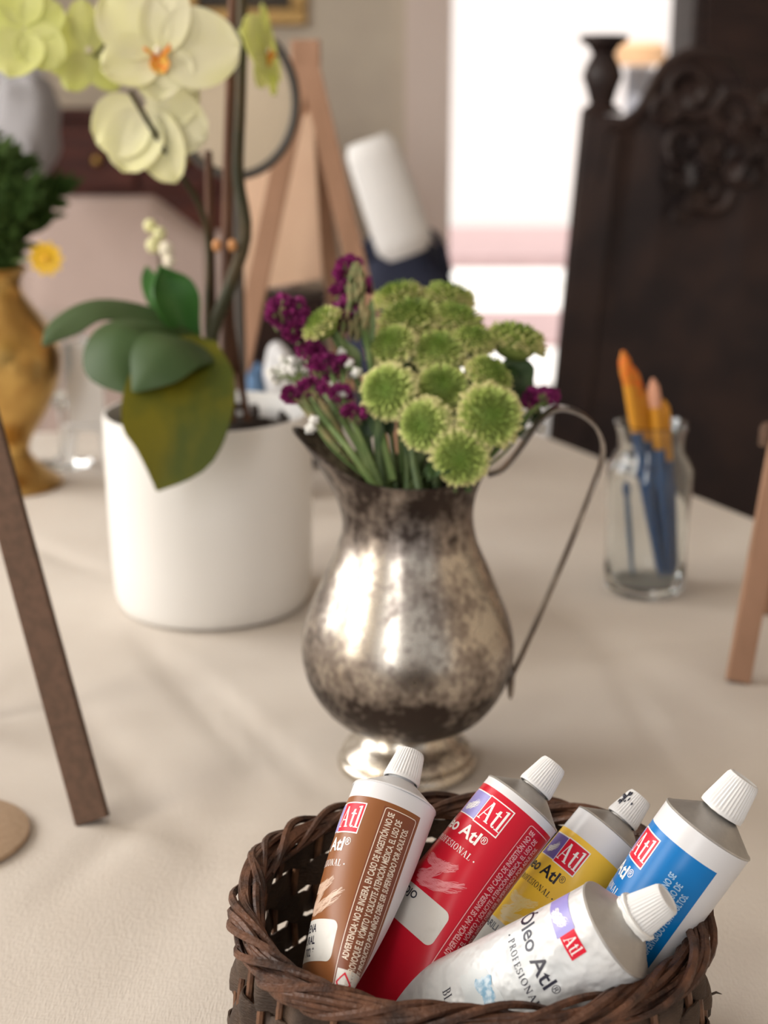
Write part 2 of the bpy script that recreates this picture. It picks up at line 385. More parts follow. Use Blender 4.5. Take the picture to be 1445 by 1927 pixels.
for k in range(24):                                     # stakes folded over as slanting wraps
    pts = []
    f0 = k/24+rr.uniform(-.01, .01); ln = rr.uniform(.085, .15)
    for i in range(16):
        g = i/15; a = R_(-70)+g*R_(270); hr = .0062
        pts.append(bpt(f0+ln*g, BH, hr*math.cos(a))+Vector((0, 0, .001+hr*.85*math.sin(a))))
    b.sweep(pts, [.0015*math.sin(math.pi*(.08+.88*i/15))**.5+.0002 for i in range(16)], 6)
part('rim', b, m_rim, basket, label='rim of twisted reddish brown rods')
for k in range(9):                                      # loose split ends
    f = rr.random(); z = rr.uniform(.02, .085); p0 = bpt(f, z, .003); p1 = bpt(f+rr.uniform(-.012, .012), z+rr.uniform(-.009, .006), .009)
    part('splinter', MB().sweep([p0, (p0+p1)/2+Vector((0, 0, .001)), p1], [.0006, .0005, .0001], 5), m_bark, basket)

# ================================================================== LETTERING
_cache = {}
def sans(txt, h, condense=.82, bold=.012, fine=True):
    """flat outline text as triangles: list of (x,y) verts and faces; cap height h, origin at left of baseline"""
    key = (txt, bold)
    if key not in _cache:
        c = bpy.data.curves.new('t', 'FONT'); c.body = txt; c.size = 1; c.offset = bold; c.resolution_u = 3
        o = bpy.data.objects.new('t', c); COL.objects.link(o); dg = bpy.context.evaluated_depsgraph_get(); dg.update()
        me = bpy.data.meshes.new_from_object(o.evaluated_get(dg))
        v = [(p.co.x, p.co.y) for p in me.vertices]; f = [tuple(p.vertices) for p in me.polygons]
        bpy.data.objects.remove(o); bpy.data.curves.remove(c); bpy.data.meshes.remove(me); _cache[key] = (v, f)
    v, f = _cache[key]; k = h/.70
    x0 = min(p[0] for p in v)
    return [((x-x0)*k*condense, y*k) for x, y in v], f
def serif(txt, h, condense=.9, sp=.14):
    V, F = [], []
    def poly(pts): o = len(V); V.extend(pts); F.append(tuple(range(o, o+len(pts))))
    def rect(x0, y0, x1, y1): poly([(x0, y0), (x1, y0), (x1, y1), (x0, y1)])
    def line(x0, y0, x1, y1, w): poly([(x0-w/2, y0), (x0+w/2, y0), (x1+w/2, y1), (x1-w/2, y1)])
    def arc(cx, cy, rx, ry, a0, a1, thick, thin, n=14):
        for i in range(n):
            q = []
            for a in (a0+(a1-a0)*i/n, a0+(a1-a0)*(i+1)/n):
                ar = R_(a); w = thin+(thick-thin)*abs(math.cos(ar)); q.append(((cx+rx*math.cos(ar), cy+ry*math.sin(ar)), (cx+(rx-w)*math.cos(ar), cy+(ry-w)*math.sin(ar))))
            poly([q[0][0], q[1][0], q[1][1], q[0][1]])
    T, H, S = .16, .06, .05
    x = 0
    def stem(x0, y0=0, y1=1, w=T, sf=.09): rect(x0, y0, x0+w, y1); rect(x0-sf, y0, x0+w+sf, y0+S); rect(x0-sf, y1-S, x0+w+sf, y1)
    for ch in txt:
        o = x
        if ch == ' ': x += .38; continue
        if ch in '•·': arc(o+.16, .36, .13, .13, 0, 360, .13, .13, 12); x += .32+sp; continue
        if ch == 'I': stem(o+.09); wd = .34
        elif ch == 'L': stem(o+.09); rect(o+.09, 0, o+.6, S); poly([(o+.55, 0), (o+.62, 0), (o+.62, .26), (o+.58, .26)]); wd = .62
        elif ch in 'EF':
            stem(o+.09); rect(o+.09, 1-S, o+.58, 1); poly([(o+.54, 1), (o+.6, 1), (o+.6, .76), (o+.57, .76)]); rect(o+.2, .49, o+.46, .49+S); rect(o+.43, .4, o+.47, .63)
            if ch == 'E': rect(o+.09, 0, o+.6, S); poly([(o+.56, 0), (o+.64, 0), (o+.64, .25), (o+.6, .25)])
            wd = .64
        elif ch in 'PRB':
            stem(o+.09); arc(o+.34, .745, .26, .255, -90, 90, T, S); rect(o+.2, 1-S, o+.36, 1); rect(o+.2, .49, o+.36, .49+S)
            if ch == 'R': line(o+.66, 0, o+.34, .52, T); rect(o+.56, 0, o+.8, S)
            if ch == 'B': arc(o+.36, .27, .3, .27, -90, 90, T, S); rect(o+.2, 0, o+.38, S)
            wd = .78 if ch == 'R' else .66
        elif ch == 'D': stem(o+.09); arc(o+.32, .5, .42, .5, -90, 90, T, S); rect(o+.2, 1-S, o+.34, 1); rect(o+.2, 0, o+.34, S); wd = .76
        elif ch == 'O': arc(o+.42, .5, .41, .52, 0, 360, T, S, 26); wd = .84
        elif ch == 'C': arc(o+.42, .5, .41, .52, 48, 312, T, S, 20); rect(o+.66, .7, o+.7, 1); rect(o+.68, .04, o+.71, .22); wd = .74
        elif ch == 'S':
            arc(o+.29, .755, .25, .26, 30, 270, T*.85, S); arc(o+.29, .255, .26, .27, -150, 90, T*.85, S); rect(o+.47, .74, o+.51, 1); rect(o+.03, 0, o+.07, .28); wd = .56
        elif ch == 'N': rect(o+.1, 0, o+.17, 1); rect(o+.66, 0, o+.73, 1); line(o+.66, 0, o+.16, 1, T); rect(o, 0, o+.27, S); rect(o+.56, 1-S, o+.84, 1); rect(o, 1-S, o+.14, 1); wd = .84
        elif ch == 'T': stem(o+.3, sf=.1); rect(o+.03, 1-S, o+.73, 1); poly([(o+.03, 1), (o+.08, 1), (o+.06, .74), (o+.02, .74)]); poly([(o+.68, 1), (o+.73, 1), (o+.74, .74), (o+.7, .74)]); wd = .76
        elif ch == 'A': line(o+.1, 0, o+.42, 1.02, .07); line(o+.7, 0, o+.42, 1.02, T); rect(o+.2, .33, o+.62, .33+S); rect(o, 0, o+.24, S); rect(o+.55, 0, o+.86, S); wd = .84
        elif ch == 't':
            rect(o+.16, .12, o+.3, .88); rect(o+.02, .64, o+.44, .7); arc(o+.32, .16, .16, .16, 180, 320, .13, .05, 8); poly([(o+.16, .88), (o+.3, .9), (o+.3, .66), (o+.1, .66)]); wd = .42
        elif ch == 'l': rect(o+.12, 0, o+.26, 1.08); rect(o+.02, 0, o+.37, S); poly([(o+.0, 1.03), (o+.26, 1.1), (o+.26, 1.04), (o+.02, .98)]); wd = .38
        else: wd = .4
        x += wd+sp
    return [(a*h*condense, c*h) for a, c in V], F

# ================================================================== PAINT TUBES  (unrolled label: u to the right, s down from the shoulder, millimetres)
m_tw = mat('tube_white_enamel', (.70, .70, .72), .32)
m_tww = mat('crumpled_white_enamel', (.60, .625, .64), .3, col2=(.68, .69, .70), scale=30, bump=1.0, bscale=55, coat=.2)
m_tww.node_tree.nodes['Bump'].inputs['Distance'].default_value = .006
m_alu = mat('dull_aluminium', (.52, .50, .47), .42, metal=.65, col2=(.44, .42, .40), scale=90, bump=.15, bscale=300)
m_cap = mat('white_plastic_cap', (.74, .74, .74), .5, spec=.3)
m_logo = mat('logo_red', (.66, .010, .035), .4, spec=.25); m_pur = mat('logo_lilac', (.30, .27, .62), .35); m_purd = mat('logo_violet', (.15, .10, .40), .35)
m_wht = mat('print_white', (.86, .85, .84), .35); m_crm = mat('print_cream', (.80, .69, .58), .4)
m_ink = mat('print_ink', (.012, .012, .03), .4); m_grey = mat('name_patch_grey', (.66, .64, .60), .4, col2=(.55, .52, .48), scale=120, ramp=(.55, .8))
class Surf:
    def __init__(s, R, L, face, power=2.2, end=.16, dents=()):
        s.R, s.L, s.pw, s.end = R, L, power, end; s.face = face; s.dents = dents; s.tab = {}
        s.per = 2*math.pi*R
    def row(s, sv):
        key = round(sv, 2)
        if key in s.tab: return s.tab[key]
        t = min(1, max(0, sv/s.L)); b_ = s.R*(1-(1-s.end*.35)*t**s.pw)
        lo, hi = s.R*.5, s.R*1.7; th = np.linspace(0, 2*np.pi, 181)
        for _ in range(18):
            a_ = (lo+hi)/2; x = a_*np.sin(th); y = b_*np.cos(th); per = np.hypot(np.diff(x), np.diff(y)).sum()
            if per > s.per: hi = a_
            else: lo = a_
        x = a_*np.sin(th); y = b_*np.cos(th); cum = np.concatenate([[0], np.cumsum(np.hypot(np.diff(x), np.diff(y)))]); cum *= s.per/cum[-1]
        s.tab[key] = (th, cum, a_, b_); return s.tab[key]
    def pt(s, u, sv, off=0.0):
        """u=face is the middle of the broad side"""
        th, cum, a_, b_ = s.row(sv); w = (u-s.face) % s.per
        t = float(np.interp(w, cum, th)); x, y = a_*math.sin(t), b_*math.cos(t)
        n = Vector((x/(a_*a_), y/(b_*b_))); n.normalize(); d = 0
        for (du, dsv, ru, rs, h) in s.dents:
            g = ((u-du+s.per/2) % s.per)-s.per/2; d -= h*math.exp(-(g/ru)**2-((sv-dsv)/rs)**2)
        return Vector((x+n.x*(off+d), -(y+n.y*(off+d)), -sv))     # the label's face looks to -Y, the cap is +Z
def decal(S, items, off=.10, maxe=1.6, ur=None):
    """items: (verts, faces, matindex, extra offset) in (u,s)"""
    mb = MB()
    for v, f, mi, ex in items:
        bm = bmesh.new(); vs = [bm.verts.new((a, c, 0)) for a, c in v]
        for q in f:
            try: bm.faces.new([vs[i] for i in q])
            except ValueError: pass
        bmesh.ops.triangulate(bm, faces=bm.faces)
        for _ in range(5):
            es = [e for e in bm.edges if e.calc_length() > maxe]
            if not es: break
            bmesh.ops.subdivide_edges(bm, edges=es, cuts=1); bmesh.ops.triangulate(bm, faces=bm.faces)
        bm.verts.index_update()
        mb.add([S.pt(p.co.x, p.co.y, off+ex)*.001 for p in bm.verts], [tuple(x.index for x in q.verts) for q in bm.faces], mi); bm.free()
    return mb
def rect_d(u0, s0, u1, s1, mi=0, ex=0): return ([(u0, s0), (u1, s0), (u1, s1), (u0, s1)], [(0, 1, 2, 3)], mi, ex)
def rrect(u0, s0, u1, s1, r, mi=0, ex=0):
    p = []
    for cx, cy, a in ((u1-r, s0+r, -90), (u1-r, s1-r, 0), (u0+r, s1-r, 90), (u0+r, s0+r, 180)):
        p += [(cx+r*math.cos(R_(a+k*18)), cy+r*math.sin(R_(a+k*18))) for k in range(6)]
    return (p, [tuple(range(len(p)))], mi, ex)
def frame_d(u0, s0, u1, s1, r, w, mi=0, ex=0):
    o = rrect(u0, s0, u1, s1, r)[0]; i = rrect(u0+w, s0+w, u1-w, s1-w, max(.05, r-w))[0]; n = len(o)
    return (o+i, [(k, (k+1) % n, n+(k+1) % n, n+k) for k in range(n)], mi, ex)
def across(vf, u, s, mi=0, ex=0, align='l'):
    v, f = vf; w = max(p[0] for p in v)
    du = {'l': 0, 'c': -w/2, 'r': -w}[align]
    return ([(u+du+x, s-y) for x, y in v], f, mi, ex)
def along(vf, u, s, mi=0, ex=0, length=None):
    """reads towards the cap; u = baseline, s = start (low end)"""
    v, f = vf; w = max(p[0] for p in v); k = length/w if length else 1
    return ([(u+0-(-y)*-1*0 + (-(y))*1.0, s-x*k) for x, y in v], f, mi, ex)
def swipe(u0, s0, u1, s1, w, mi, seed, ex=.02, curve=2.5):
    rg = random.Random(seed); V, F = [], []; n = 26
    d = Vector((u1-u0, s1-s0)); nn = Vector((-d.y, d.x)).normalized()
    for k in range(n):
        y = (k/(n-1)-.5)*w; a = rg.uniform(0, .10)+.1*abs(y/w); e = 1-rg.uniform(0, .14)-.12*abs(y/w); segs = 9; o = len(V)
        if rg.random() < .25: e -= .15
        hw = w/n*.62*(1 if rg.random() > .12 else .3)
        for i in range(segs+1):
            g = a+(e-a)*i/segs; p = Vector((u0, s0))+d*g+nn*(y+curve*math.sin(math.pi*g)+.25*math.sin(g*23+k*.4)); V += [tuple(p-nn*hw), tuple(p+nn*hw)]
        F += [(o+2*i, o+2*i+1, o+2*i+3, o+2*i+2) for i in range(segs)]
    return (V, F, mi, ex)
def blob(u, s, ru, rs, mi, seed, ex=.03, n=34, rough=.3):
    rg = random.Random(seed); p = []
    for k in range(n):
        a = 2*math.pi*k/n; q = 1+rough*(noise.noise(Vector((math.cos(a)*1.6, math.sin(a)*1.6, seed)))*1.6+rg.uniform(-.3, .3)*.5); p.append((u+ru*q*math.cos(a), s+rs*q*math.sin(a)))
    return (p+[(u, s)], [(k, (k+1) % n, n) for k in range(n)], mi, ex)
WARN = ('ADVERTENCIA: NO SE INGIERA, EN CASO DE INGESTIÓN NO SE', 'PROVOQUE EL VÓMITO Y SOLICITE ATENCIÓN MÉDICA. EL USO DE', 'ESTE PRODUCTO POR NIÑOS DEBE SER SUPERVISADO POR ADULTOS.')
def make_tube(name, label, px, py, zd, img, away, logo_ang, R, L, band, col, panel, txt, warn, namelines, tint, power=2.2, capstain=None, capdx=0, white=False, dents=(), swp=True, s0=0, u_face=-6, purple=None, lateral=0, flat=1.0, shm=None, capk=1.0, noframe=False, nmu=-3.5):
    k = R/.0175; c = dep(px, py, zd); v = ray(px, py).normalized()
    ex = CX - v*CX.dot(v); ex.normalize(); ey = ex.cross(v).normalized()      # right, up in the picture
    if ey.z < 0: ey = -ey
    e = (ex*img[0]-ey*img[1]).normalized(); ax = (e*math.cos(R_(away))+v*math.sin(R_(away))).normalized()
    toward = (-v - ax*(-v).dot(ax)).normalized()                            # side of the tube that looks at the lens
    ang_face = (u_face/17.5); roll = R_(logo_ang)+ang_face                   # where the broad face points, from the camera side
    yloc = -toward; xloc = yloc.cross(ax).normalized()
    # label face (-Y local) turned by roll: a point at angle +a from the face is to the right
    q = Matrix.Rotation(roll, 3, ax); fx, fy = q @ xloc, q @ yloc
    M = Matrix((fx, fy, ax)).transposed(); rot = M.to_quaternion()
    t = thing(name, label, 'paint tube', c, 'oil paint tubes in the basket', rot); t.scale = (k, k, k)
    S = Surf(17.5, L, u_face, power, dents=dents)
    # body
    ss = sorted(set([0, .6, 1.2, band, 29.5] + [x*L/56 for x in range(1, 57)])); ss = [x for x in ss if x >= 0]
    ulo, uhi = -26.5, 29.6; per = S.per; nu = 110; us = sorted([u_face-per/2+per*i/nu for i in range(nu)] + [ulo, uhi, 13.6, 28.9])
    P = [[S.pt(u, sv)*.001 for u in us] for sv in ss]
    def mf(i, j):
        u = us[j]+.01
        if white or ss[i] < band-.01: return 0
        if 13.6 <= u < 28.9 and ss[i] > band+1 and panel is not None: return 2
        return 1 if ulo <= u < uhi else 0
    b = MB(); b.grid(P, 0, cv=True, mfun=mf); b.fan(P[-1], sum((Vector(x) for x in P[-1]), Vector())/len(P[-1]))
    part('tube_body', b, [m_tww if white else m_tw, col or m_tw, panel or col or m_tw], t, local=True, ang=60)
    # shoulder
    pr = [(17.5, 0), (17.75, .25), (17.5, .8), (16.9, .95), (7.4, 7.2), (6.2, 7.6), (5.6, 7.7), (5.6, 10.5)]
    b = MB().lathe([(r*.001, z*.001) for r, z in pr], n=64, cap=False); part('shoulder', b, shm or m_alu, t, local=True, label='dull grey metal shoulder' if shm is None else 'white shoulder')
    # cap
    n = 144; pr = [(7.0, 8.2), (7.5, 8.3), (7.6, 9.2), (7.4, 9.6), (5.6, 20.6), (5.2, 21.4), (4.6, 21.6), (4.3, 21.0), (0.001, 20.9)]
    def fr(r, z, a):
        rib = .16*math.cos(a*36) if .0095 < z < .0207 and r > .005 else 0
        return r+rib*.001, z
    pr2 = [(7.0, 8.2), (7.5, 8.3), (7.6, 9.2), (7.4, 9.8)] + [(7.4-1.8*i/8, 9.8+10.6*i/8) for i in range(1, 9)] + pr[5:]
    b = MB().lathe([(r*.001, z*.001) for r, z in pr2], n=n, fr=fr, cap=False); b.v = [(x*capk, y*capk, (z-.0085)*capk+.0085) for x, y, z in b.v]
    capo = part('cap', b, m_cap, t, local=True, label='ribbed white plastic screw cap'); capo.rotation_euler = (R_(capdx), R_(lateral), 0)
    if capstain is not None:
        b = MB(); rg = random.Random(4)
        for _ in range(capstain[1]):
            a = rg.gauss(capstain[2], .22); z = rg.uniform(13, 19.5); r = 7.4-1.8*(z-9.8)/10.6+.12
            b.ball((r*math.cos(a)*.001, r*math.sin(a)*.001, z*.001), (.00045*rg.uniform(.4, 1.3), .00035, .0009*rg.uniform(.3, 1.2)), 7, 5)
        part('paint_smear', b, capstain[0], capo, local=True, label='dried paint specks on the cap')
    # print
    mats = [m_wht, m_logo, purple or m_pur, txt, m_grey, tint, warn, m_ink]
    s1 = s0+band
    it = [rect_d(-24, s1+2.5, -5.9, s1+10, 2, .05), rect_d(-5.9, s1+3, 2.5, s1+9, 1, .05), swipe(-17.5, s1+8.5, -8, s1+4.5, 3.4, 0, 11, .1, 1.0)] if white else [rect_d(-18.2, s1+3, -6, s1+15, 0, 0), rect_d(-6.1, s1+2.7, 6.6, s1+15.4, 0, 0), rect_d(-17.8, s1+3.5, -6.0, s1+14.6, 2, .05), rect_d(-5.6, s1+3.2, 6.1, s1+14.9, 1, .05),
          swipe(-16, s1+12, -8.5, s1+7, 3, 0, 11, .1, 1.0)]
    part('logo', decal(S, it+[across(serif('Atl', 8.4 if not white else 4.4, .80, .03), .3-(2 if white else 0), s1+(13.2 if not white else 8.2), 0, .12, 'c')], .08), mats, t, local=True, label='red square with a white serif word beside a lilac square', smooth=False)
    it = [across(sans('Óleo Atl', 5.3 if not white else 5.7, 1.08 if not white else 1.10, .022 if not white else .012), 1.8 if not white else 5.4, s1+22.6, 3, .02, 'r'), across(sans('®', 3.0, .9, .0), 5.0 if not white else 8.6, s1+20.4, 3, .02, 'r'),
          across(serif('• PROFESIONAL •', 2.6, .98 if not white else 1.08, .16), 5.6 if not white else 11, s1+28.8, 3, .02, 'r')]
    part('lettering', decal(S, it, .08), mats, t, local=True, smooth=False)
    if swp:
        part('brush_stroke', decal(S, [swipe(-14, s1+46, 9.5, s1+37, 4.2, 5, 5), swipe(-16, s1+36, 2.5, s1+33.5, 4.0, 5, 9), swipe(-15, s1+45, -3, s1+34, 4.5, 5, 12)], .06), mats, t, local=True, smooth=False)
    it = [rrect(-24, s1+49, 10.5, s1+64, 3, 4, 0)] if not white else []
    for i, ln in enumerate(namelines):
        it.append(across(sans(ln, 2.9, 1.15, .025) if not white else serif(ln, 2.6, .9), (nmu if not white else -2), s1+53.6+i*4.3, 7, .03, 'r' if not white else 'c'))
    part('name_patch', decal(S, it, .06), mats, t, local=True, smooth=False)
    if warn is not None:
        it = [] if noframe else [frame_d(14.2, s1+2, 28.2, s1+76.5, 1.2, .32, 6)]
        for i, ln in enumerate(WARN):
            vf = sans(ln, 2.55, .8, .022); LN = (58.5, 61.5, 61)[i]
            w = max(p[0] for p in vf[0]); v = [(20.0-2.2+i*4.0+0*x - (y-0), 0) for x, y in vf[0]]
            v = [(18.4+i*3.75-y, (s1+(3.6, 5.2, 7.2)[i]+LN+(5 if noframe else 0))-x*LN/w) for x, y in vf[0]]
            it.append((v, vf[1], 6, .02))
        it += [rect_d(15.2, s1+65.5, 27.4, s1+75.5, 4, 0)]
        dm = [(18.9, s1+66.4), (22.5, s1+70.4), (18.9, s1+74.4), (15.6, s1+70.4)]; di = [(18.9, s1+67.4), (21.6, s1+70.4), (18.9, s1+73.4), (16.5, s1+70.4)]
        it.append((dm+di, [(a, (a+1) % 4, 4+(a+1) % 4, 4+a) for a in range(4)], 1, .05))
        part('warning_text', decal(S, it, .07), mats, t, local=True, smooth=False)
    return t, S, mats
c_brown = mat('tube_brown', (.245, .088, .028), .33, spec=.3); p_brown = mat('tube_brown_panel', (.20, .062, .03), .33, spec=.3)
c_red = mat('tube_crimson', (.56, .006, .024), .3, spec=.3); p_red = mat('tube_crimson_panel', (.50, .006, .022), .3, spec=.3)
c_yel = mat('tube_yellow', (.92, .58, .06), .3, spec=.3)
c_blu = mat('tube_blue', (.002, .17, .50), .3, spec=.3)
t_br = mat('stroke_tan', (.62, .43, .32), .4); t_rd = mat('stroke_pink', (.72, .22, .25), .4); t_yl = mat('stroke_yellow', (.9, .7, .3), .4); t_bl = mat('stroke_blue', (.25, .45, .75), .4)
w_rd = mat('print_pink', (.80, .45, .46), .4); w_bl = mat('print_pale_blue', (.38, .58, .80), .4); w_yl = mat('print_brown', (.25, .12, .04), .4)
m_stain = mat('dark_blue_paint', (.01, .012, .03), .3); m_stain2 = mat('olive_paint', (.5, .5, .18), .4)
make_tube('paint_tube', 'brown oil paint tube with white shoulder leaning at the basket left end', 741, 1506, .575, (.35, -.937), 16, -53, .0175, 91, 6.4, c_brown, p_brown, m_wht, m_crm, ('SIENA', 'NATURAL', '702 *'), t_br, power=2.6, dents=((-18, 3, 6, 6, 1.6), (22, 2, 8, 5, .5)), shm=m_tw)
make_tube('paint_tube', 'crimson red oil paint tube leaning right between the brown and yellow tubes', 982, 1514, .578, (.64, -.768), 6, -21, .0173, 104, 3.4, c_red, p_red, m_wht, w_rd, ('ROJO',), t_rd, power=2.4, capstain=None, nmu=-6.8)
make_tube('paint_tube', 'yellow oil paint tube half hidden behind the white one, black specks on cap', 1147, 1570, .592, (.66, -.751), 6, -24, .0165, 112, 10.6, c_yel, c_yel, m_ink, None, ('AMARILLO',), t_yl, power=2.2, capstain=(m_stain, 34, -1.75), purple=m_purd, dents=((4, 30, 8, 10, 1.2), (-12, 22, 6, 14, 1.0)))
make_tube('paint_tube', 'blue oil paint tube with grey metal shoulder at the basket right end', 1331, 1562, .545, (.61, -.79), -8, -58, .0186, 104, 8.2, c_blu, None, m_wht, w_bl, ('AZUL',), t_bl, power=2.8, capstain=(m_stain, 5, -2.0), capk=1.1, noframe=True)
tw, S, mats = make_tube('paint_tube', 'crumpled white oil paint tube lying in front, blue smudges on its side', 1156, 1750, .512, (.87, -.493), -18, -4, .0188, 112, 0.0, None, None, m_ink, None, (), m_grey, power=1.4, white=True, swp=False, s0=3.5, capstain=None, purple=m_pur,
    dents=((2, 9, 5, 7, 1.1), (14, 16, 6, 8, 1.5), (-14, 30, 5, 12, 1.0), (6, 40, 7, 6, 1.3), (-4, 55, 6, 7, 1.2), (16, 34, 5, 10, 1.2), (-16, 60, 5, 6, .9), (10, 60, 4, 8, 1.0), (20, 50, 4, 9, 1.4), (0, 72, 5, 5, .9)))
m_sm1 = mat('grey_blue_wash', (.56, .60, .62), .4, col2=(.66, .69, .70), scale=60); m_sm2 = mat('blue_smudge', (.18, .36, .52), .45, col2=(.55, .66, .74), scale=420, ramp=(.4, .6))
part('brush_stroke', decal(S, [blob(-4, 50, 12, 7, 0, 3, .02), blob(-6, 46, 6, 3, 1, 8, .08, 60, .5), blob(2, 52, 5, 2.4, 1, 5, .08, 60, .6), blob(-1, 46, 4, 1.6, 1, 2, .08, 60, .6)], .07), [m_sm1, m_sm2], tw, local=True, label='pale grey wash with blue smudges', smooth=False)
part('name_lettering', decal(S, [across(serif('BLANCO', 3.6, .9), -15, 63.5, 0, .02, 'l'), across(serif('TITANIO', 3.6, .9), -12, 70.5, 0, .02, 'l')], .07), [m_ink], tw, local=True, smooth=False)
b = MB(); rg = random.Random(6)
for k in range(3):                                       # thick dried paint squeezed out round the cap
    pts = [((7.4+k*.25+rg.uniform(-.3, .5))*.001*math.cos(a), (7.4+k*.25+rg.uniform(-.3, .5))*.001*math.sin(a), (7.9+k*.7+rg.uniform(-.3, .3))*.001) for a in [2*math.pi*i/22 for i in range(22)]]
    b.sweep(pts, [.0006+.0004*rg.random() for _ in pts], 6, closed=True)
part('dried_paint', b, mat('white_paint_crust', (.82, .82, .80), .5), tw, local=True, label='crust of dried white paint round the cap')

# ================================================================== SILVER PITCHER
m_sil = silver_mat()
PC = onz(766, 1437); PC.z = TZ
pit = thing('silver_pitcher', 'tarnished silver pitcher on a round foot holding the green and purple flowers', 'pitcher', PC)
foot = [(.0405, 0), (.0425, .002), (.0425, .005), (.041, .0075), (.0385, .0085), (.0395, .0105), (.0375, .0135), (.031, .0175), (.0275, .021), (.0265, .0245), (.028, .0275)]
part('foot', MB().lathe([(0.001, .0008)]+foot+[(.02, .0275)], (PC.x, PC.y, TZ), 72), m_sil, pit)
body = [(.026, .0265), (.038, .031), (.047, .0375), (.0545, .047), (.0595, .057), (.0625, .068), (.0632, .077), (.0622, .087), (.0585, .1), (.0535, .112), (.0485, .124), (.0435, .135), (.0398, .145), (.0378, .155), (.0372, .163), (.0378, .171), (.0395, .178), (.0415, .183)]
pp = spl([(r, 0, z) for r, z in body], 70); prof = [(p.x, p.z) for p in pp]
SPA = R_(183)
def fr(r, z, a):
    if z > .15:
        g = min(1, (z-.15)/.033); d = (a-SPA+math.pi) % (2*math.pi)-math.pi
        e = math.exp(-(d/.62)**2); d2 = (a+math.pi) % (2*math.pi)-math.pi; e2 = math.exp(-(d2/.5)**2)
        r2 = r + g*g*(.024*e+.004*e2); z2 = z + g*g*(.026*e+.004*e2); return r2, z2
    return r, z
outer = prof; inner = [(r-.0014, z) for r, z in reversed(prof)]
lip = [(.0424, .1838), (.0424, .1848), (.0412, .1850), (.0404, .1842)]
part('body', MB().lathe(outer+lip+inner+[(.001, .03)], (PC.x, PC.y, TZ), 96, fr=fr, cap=False), m_sil, pit, ang=60)
# strap handle
hz = lambda px, py: aty(px, py, PC.y)
hp = [hz(918, 893), hz(950, 880), hz(985, 835), hz(1015, 792), hz(1046, 769), hz(1085, 775), hz(1118, 800), hz(1134, 835), hz(1130, 875), hz(1112, 925), hz(1070, 1030), hz(1025, 1135), hz(985, 1225), hz(967, 1262), hz(960, 1285)]
pts = spl(hp, 90)
sect = [(-1, -.08), (-.9, -.14), (.9, -.14), (1, -.08), (1, .08), (.9, .14), (-.9, .14), (-1, .08)]
b = MB(); n = len(pts); P = []
for i, p in enumerate(pts):
    tt = (pts[min(i+1, n-1)]-pts[max(i-1, 0)]).normalized(); y = Vector((0, 1, 0)); nn = tt.cross(y).normalized()
    f = i/(n-1); w = .0052+.002*math.exp(-((f-.33)/.16)**2); th = .006
    P.append([p + y*(x*w) + nn*(z*th) for x, z in sect])
b.grid(P, 0, cv=True); b.fan(P[0], pts[0]); b.fan(P[-1], pts[-1])
for q, rr2 in ((hz(961, 1282), .0045),): b.ball(q, (rr2*.55, rr2*1.3, rr2*2.6), 14, 8)
part('handle', b, mat('worn_silver', (.52, .47, .41), .3, metal=1, col2=(.30, .26, .23), scale=60), pit, label='worn silver strap handle')

# ================================================================== BOUQUET
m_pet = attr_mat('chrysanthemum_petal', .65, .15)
m_stem = mat('flower_stem_green', (.10, .17, .045), .55, col2=(.16, .22, .07), scale=60)
m_leafd = mat('dark_leaf', (.035, .075, .025), .5, col2=(.06, .11, .035), scale=70, trans=.12)
def colour_mesh(me, fn):
    ca = me.color_attributes.new('tint', 'FLOAT_COLOR', 'POINT')
    for i, v in enumerate(me.vertices): ca.data[i].color = (*fn(v.co), 1)
def bloom_proto(seed, open_=1.0):
    rg = random.Random(seed); b = MB(); N = 250; ga = math.pi*(3-5**.5)
    b.ball((0, 0, -.05), (.70, .70, .50), 20, 12)
    for i in range(N):
        f = (i+.5)/N; ph = R_(4)+f**.62*R_(103); a = i*ga+rg.uniform(-.1, .1)
        d = Vector((math.sin(ph)*math.cos(a), math.sin(ph)*math.sin(a), math.cos(ph)*.70))
        rl = rg.uniform(.86, 1.07)*(1 if f > .12 else .92+.06*f/.12); base = d*.56; tip = d*rl
        out = Vector((math.cos(a), math.sin(a), 0)); side = Vector((-math.sin(a), math.cos(a), 0)); nrm = d.cross(side).normalized()
        tip += Vector((0, 0, .03))*(1-f) + out*.03*f; side = (side+nrm*rg.uniform(-.6, .6)).normalized(); w = .036+.052*f**.7; mid = base.lerp(tip, .62)+nrm*0
        d0 = (tip-base).normalized(); nn = d0.cross(side).normalized()
        ring = lambda c, w1, w2: [c+side*w1, c+nn*w2, c-side*w1, c-nn*w2]
        P = [ring(base, w*.5, w*.4), ring(mid, w, w*.45), ring(base.lerp(tip, .9), w*.95, w*.5)]
        b.grid(P, 0, cv=True); b.fan(P[2], tip)
    me = mesh('bloom', b, m_pet, ang=75)
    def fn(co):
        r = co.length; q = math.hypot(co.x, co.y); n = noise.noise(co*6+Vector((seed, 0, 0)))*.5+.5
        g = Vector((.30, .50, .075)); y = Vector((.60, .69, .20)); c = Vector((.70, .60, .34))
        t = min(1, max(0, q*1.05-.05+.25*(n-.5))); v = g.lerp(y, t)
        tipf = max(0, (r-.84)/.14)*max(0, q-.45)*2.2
        v = v.lerp(c, min(.75, tipf*(.4+n))); v = v*(.55 if r < .76 else .9 if r < .86 else 1.1); return v  # petal bases darkened in the colour, standing in for shade between petals
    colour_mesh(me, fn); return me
protos = [bloom_proto(1), bloom_proto(2), bloom_proto(3)]
def face_q(rt, up, tw_, spin):
    z = (CX*rt+CU*up-CD*tw_).normalized(); q = z.to_track_quat('Z', 'Y'); return q @ Matrix.Rotation(spin, 4, 'Z').to_quaternion(), z
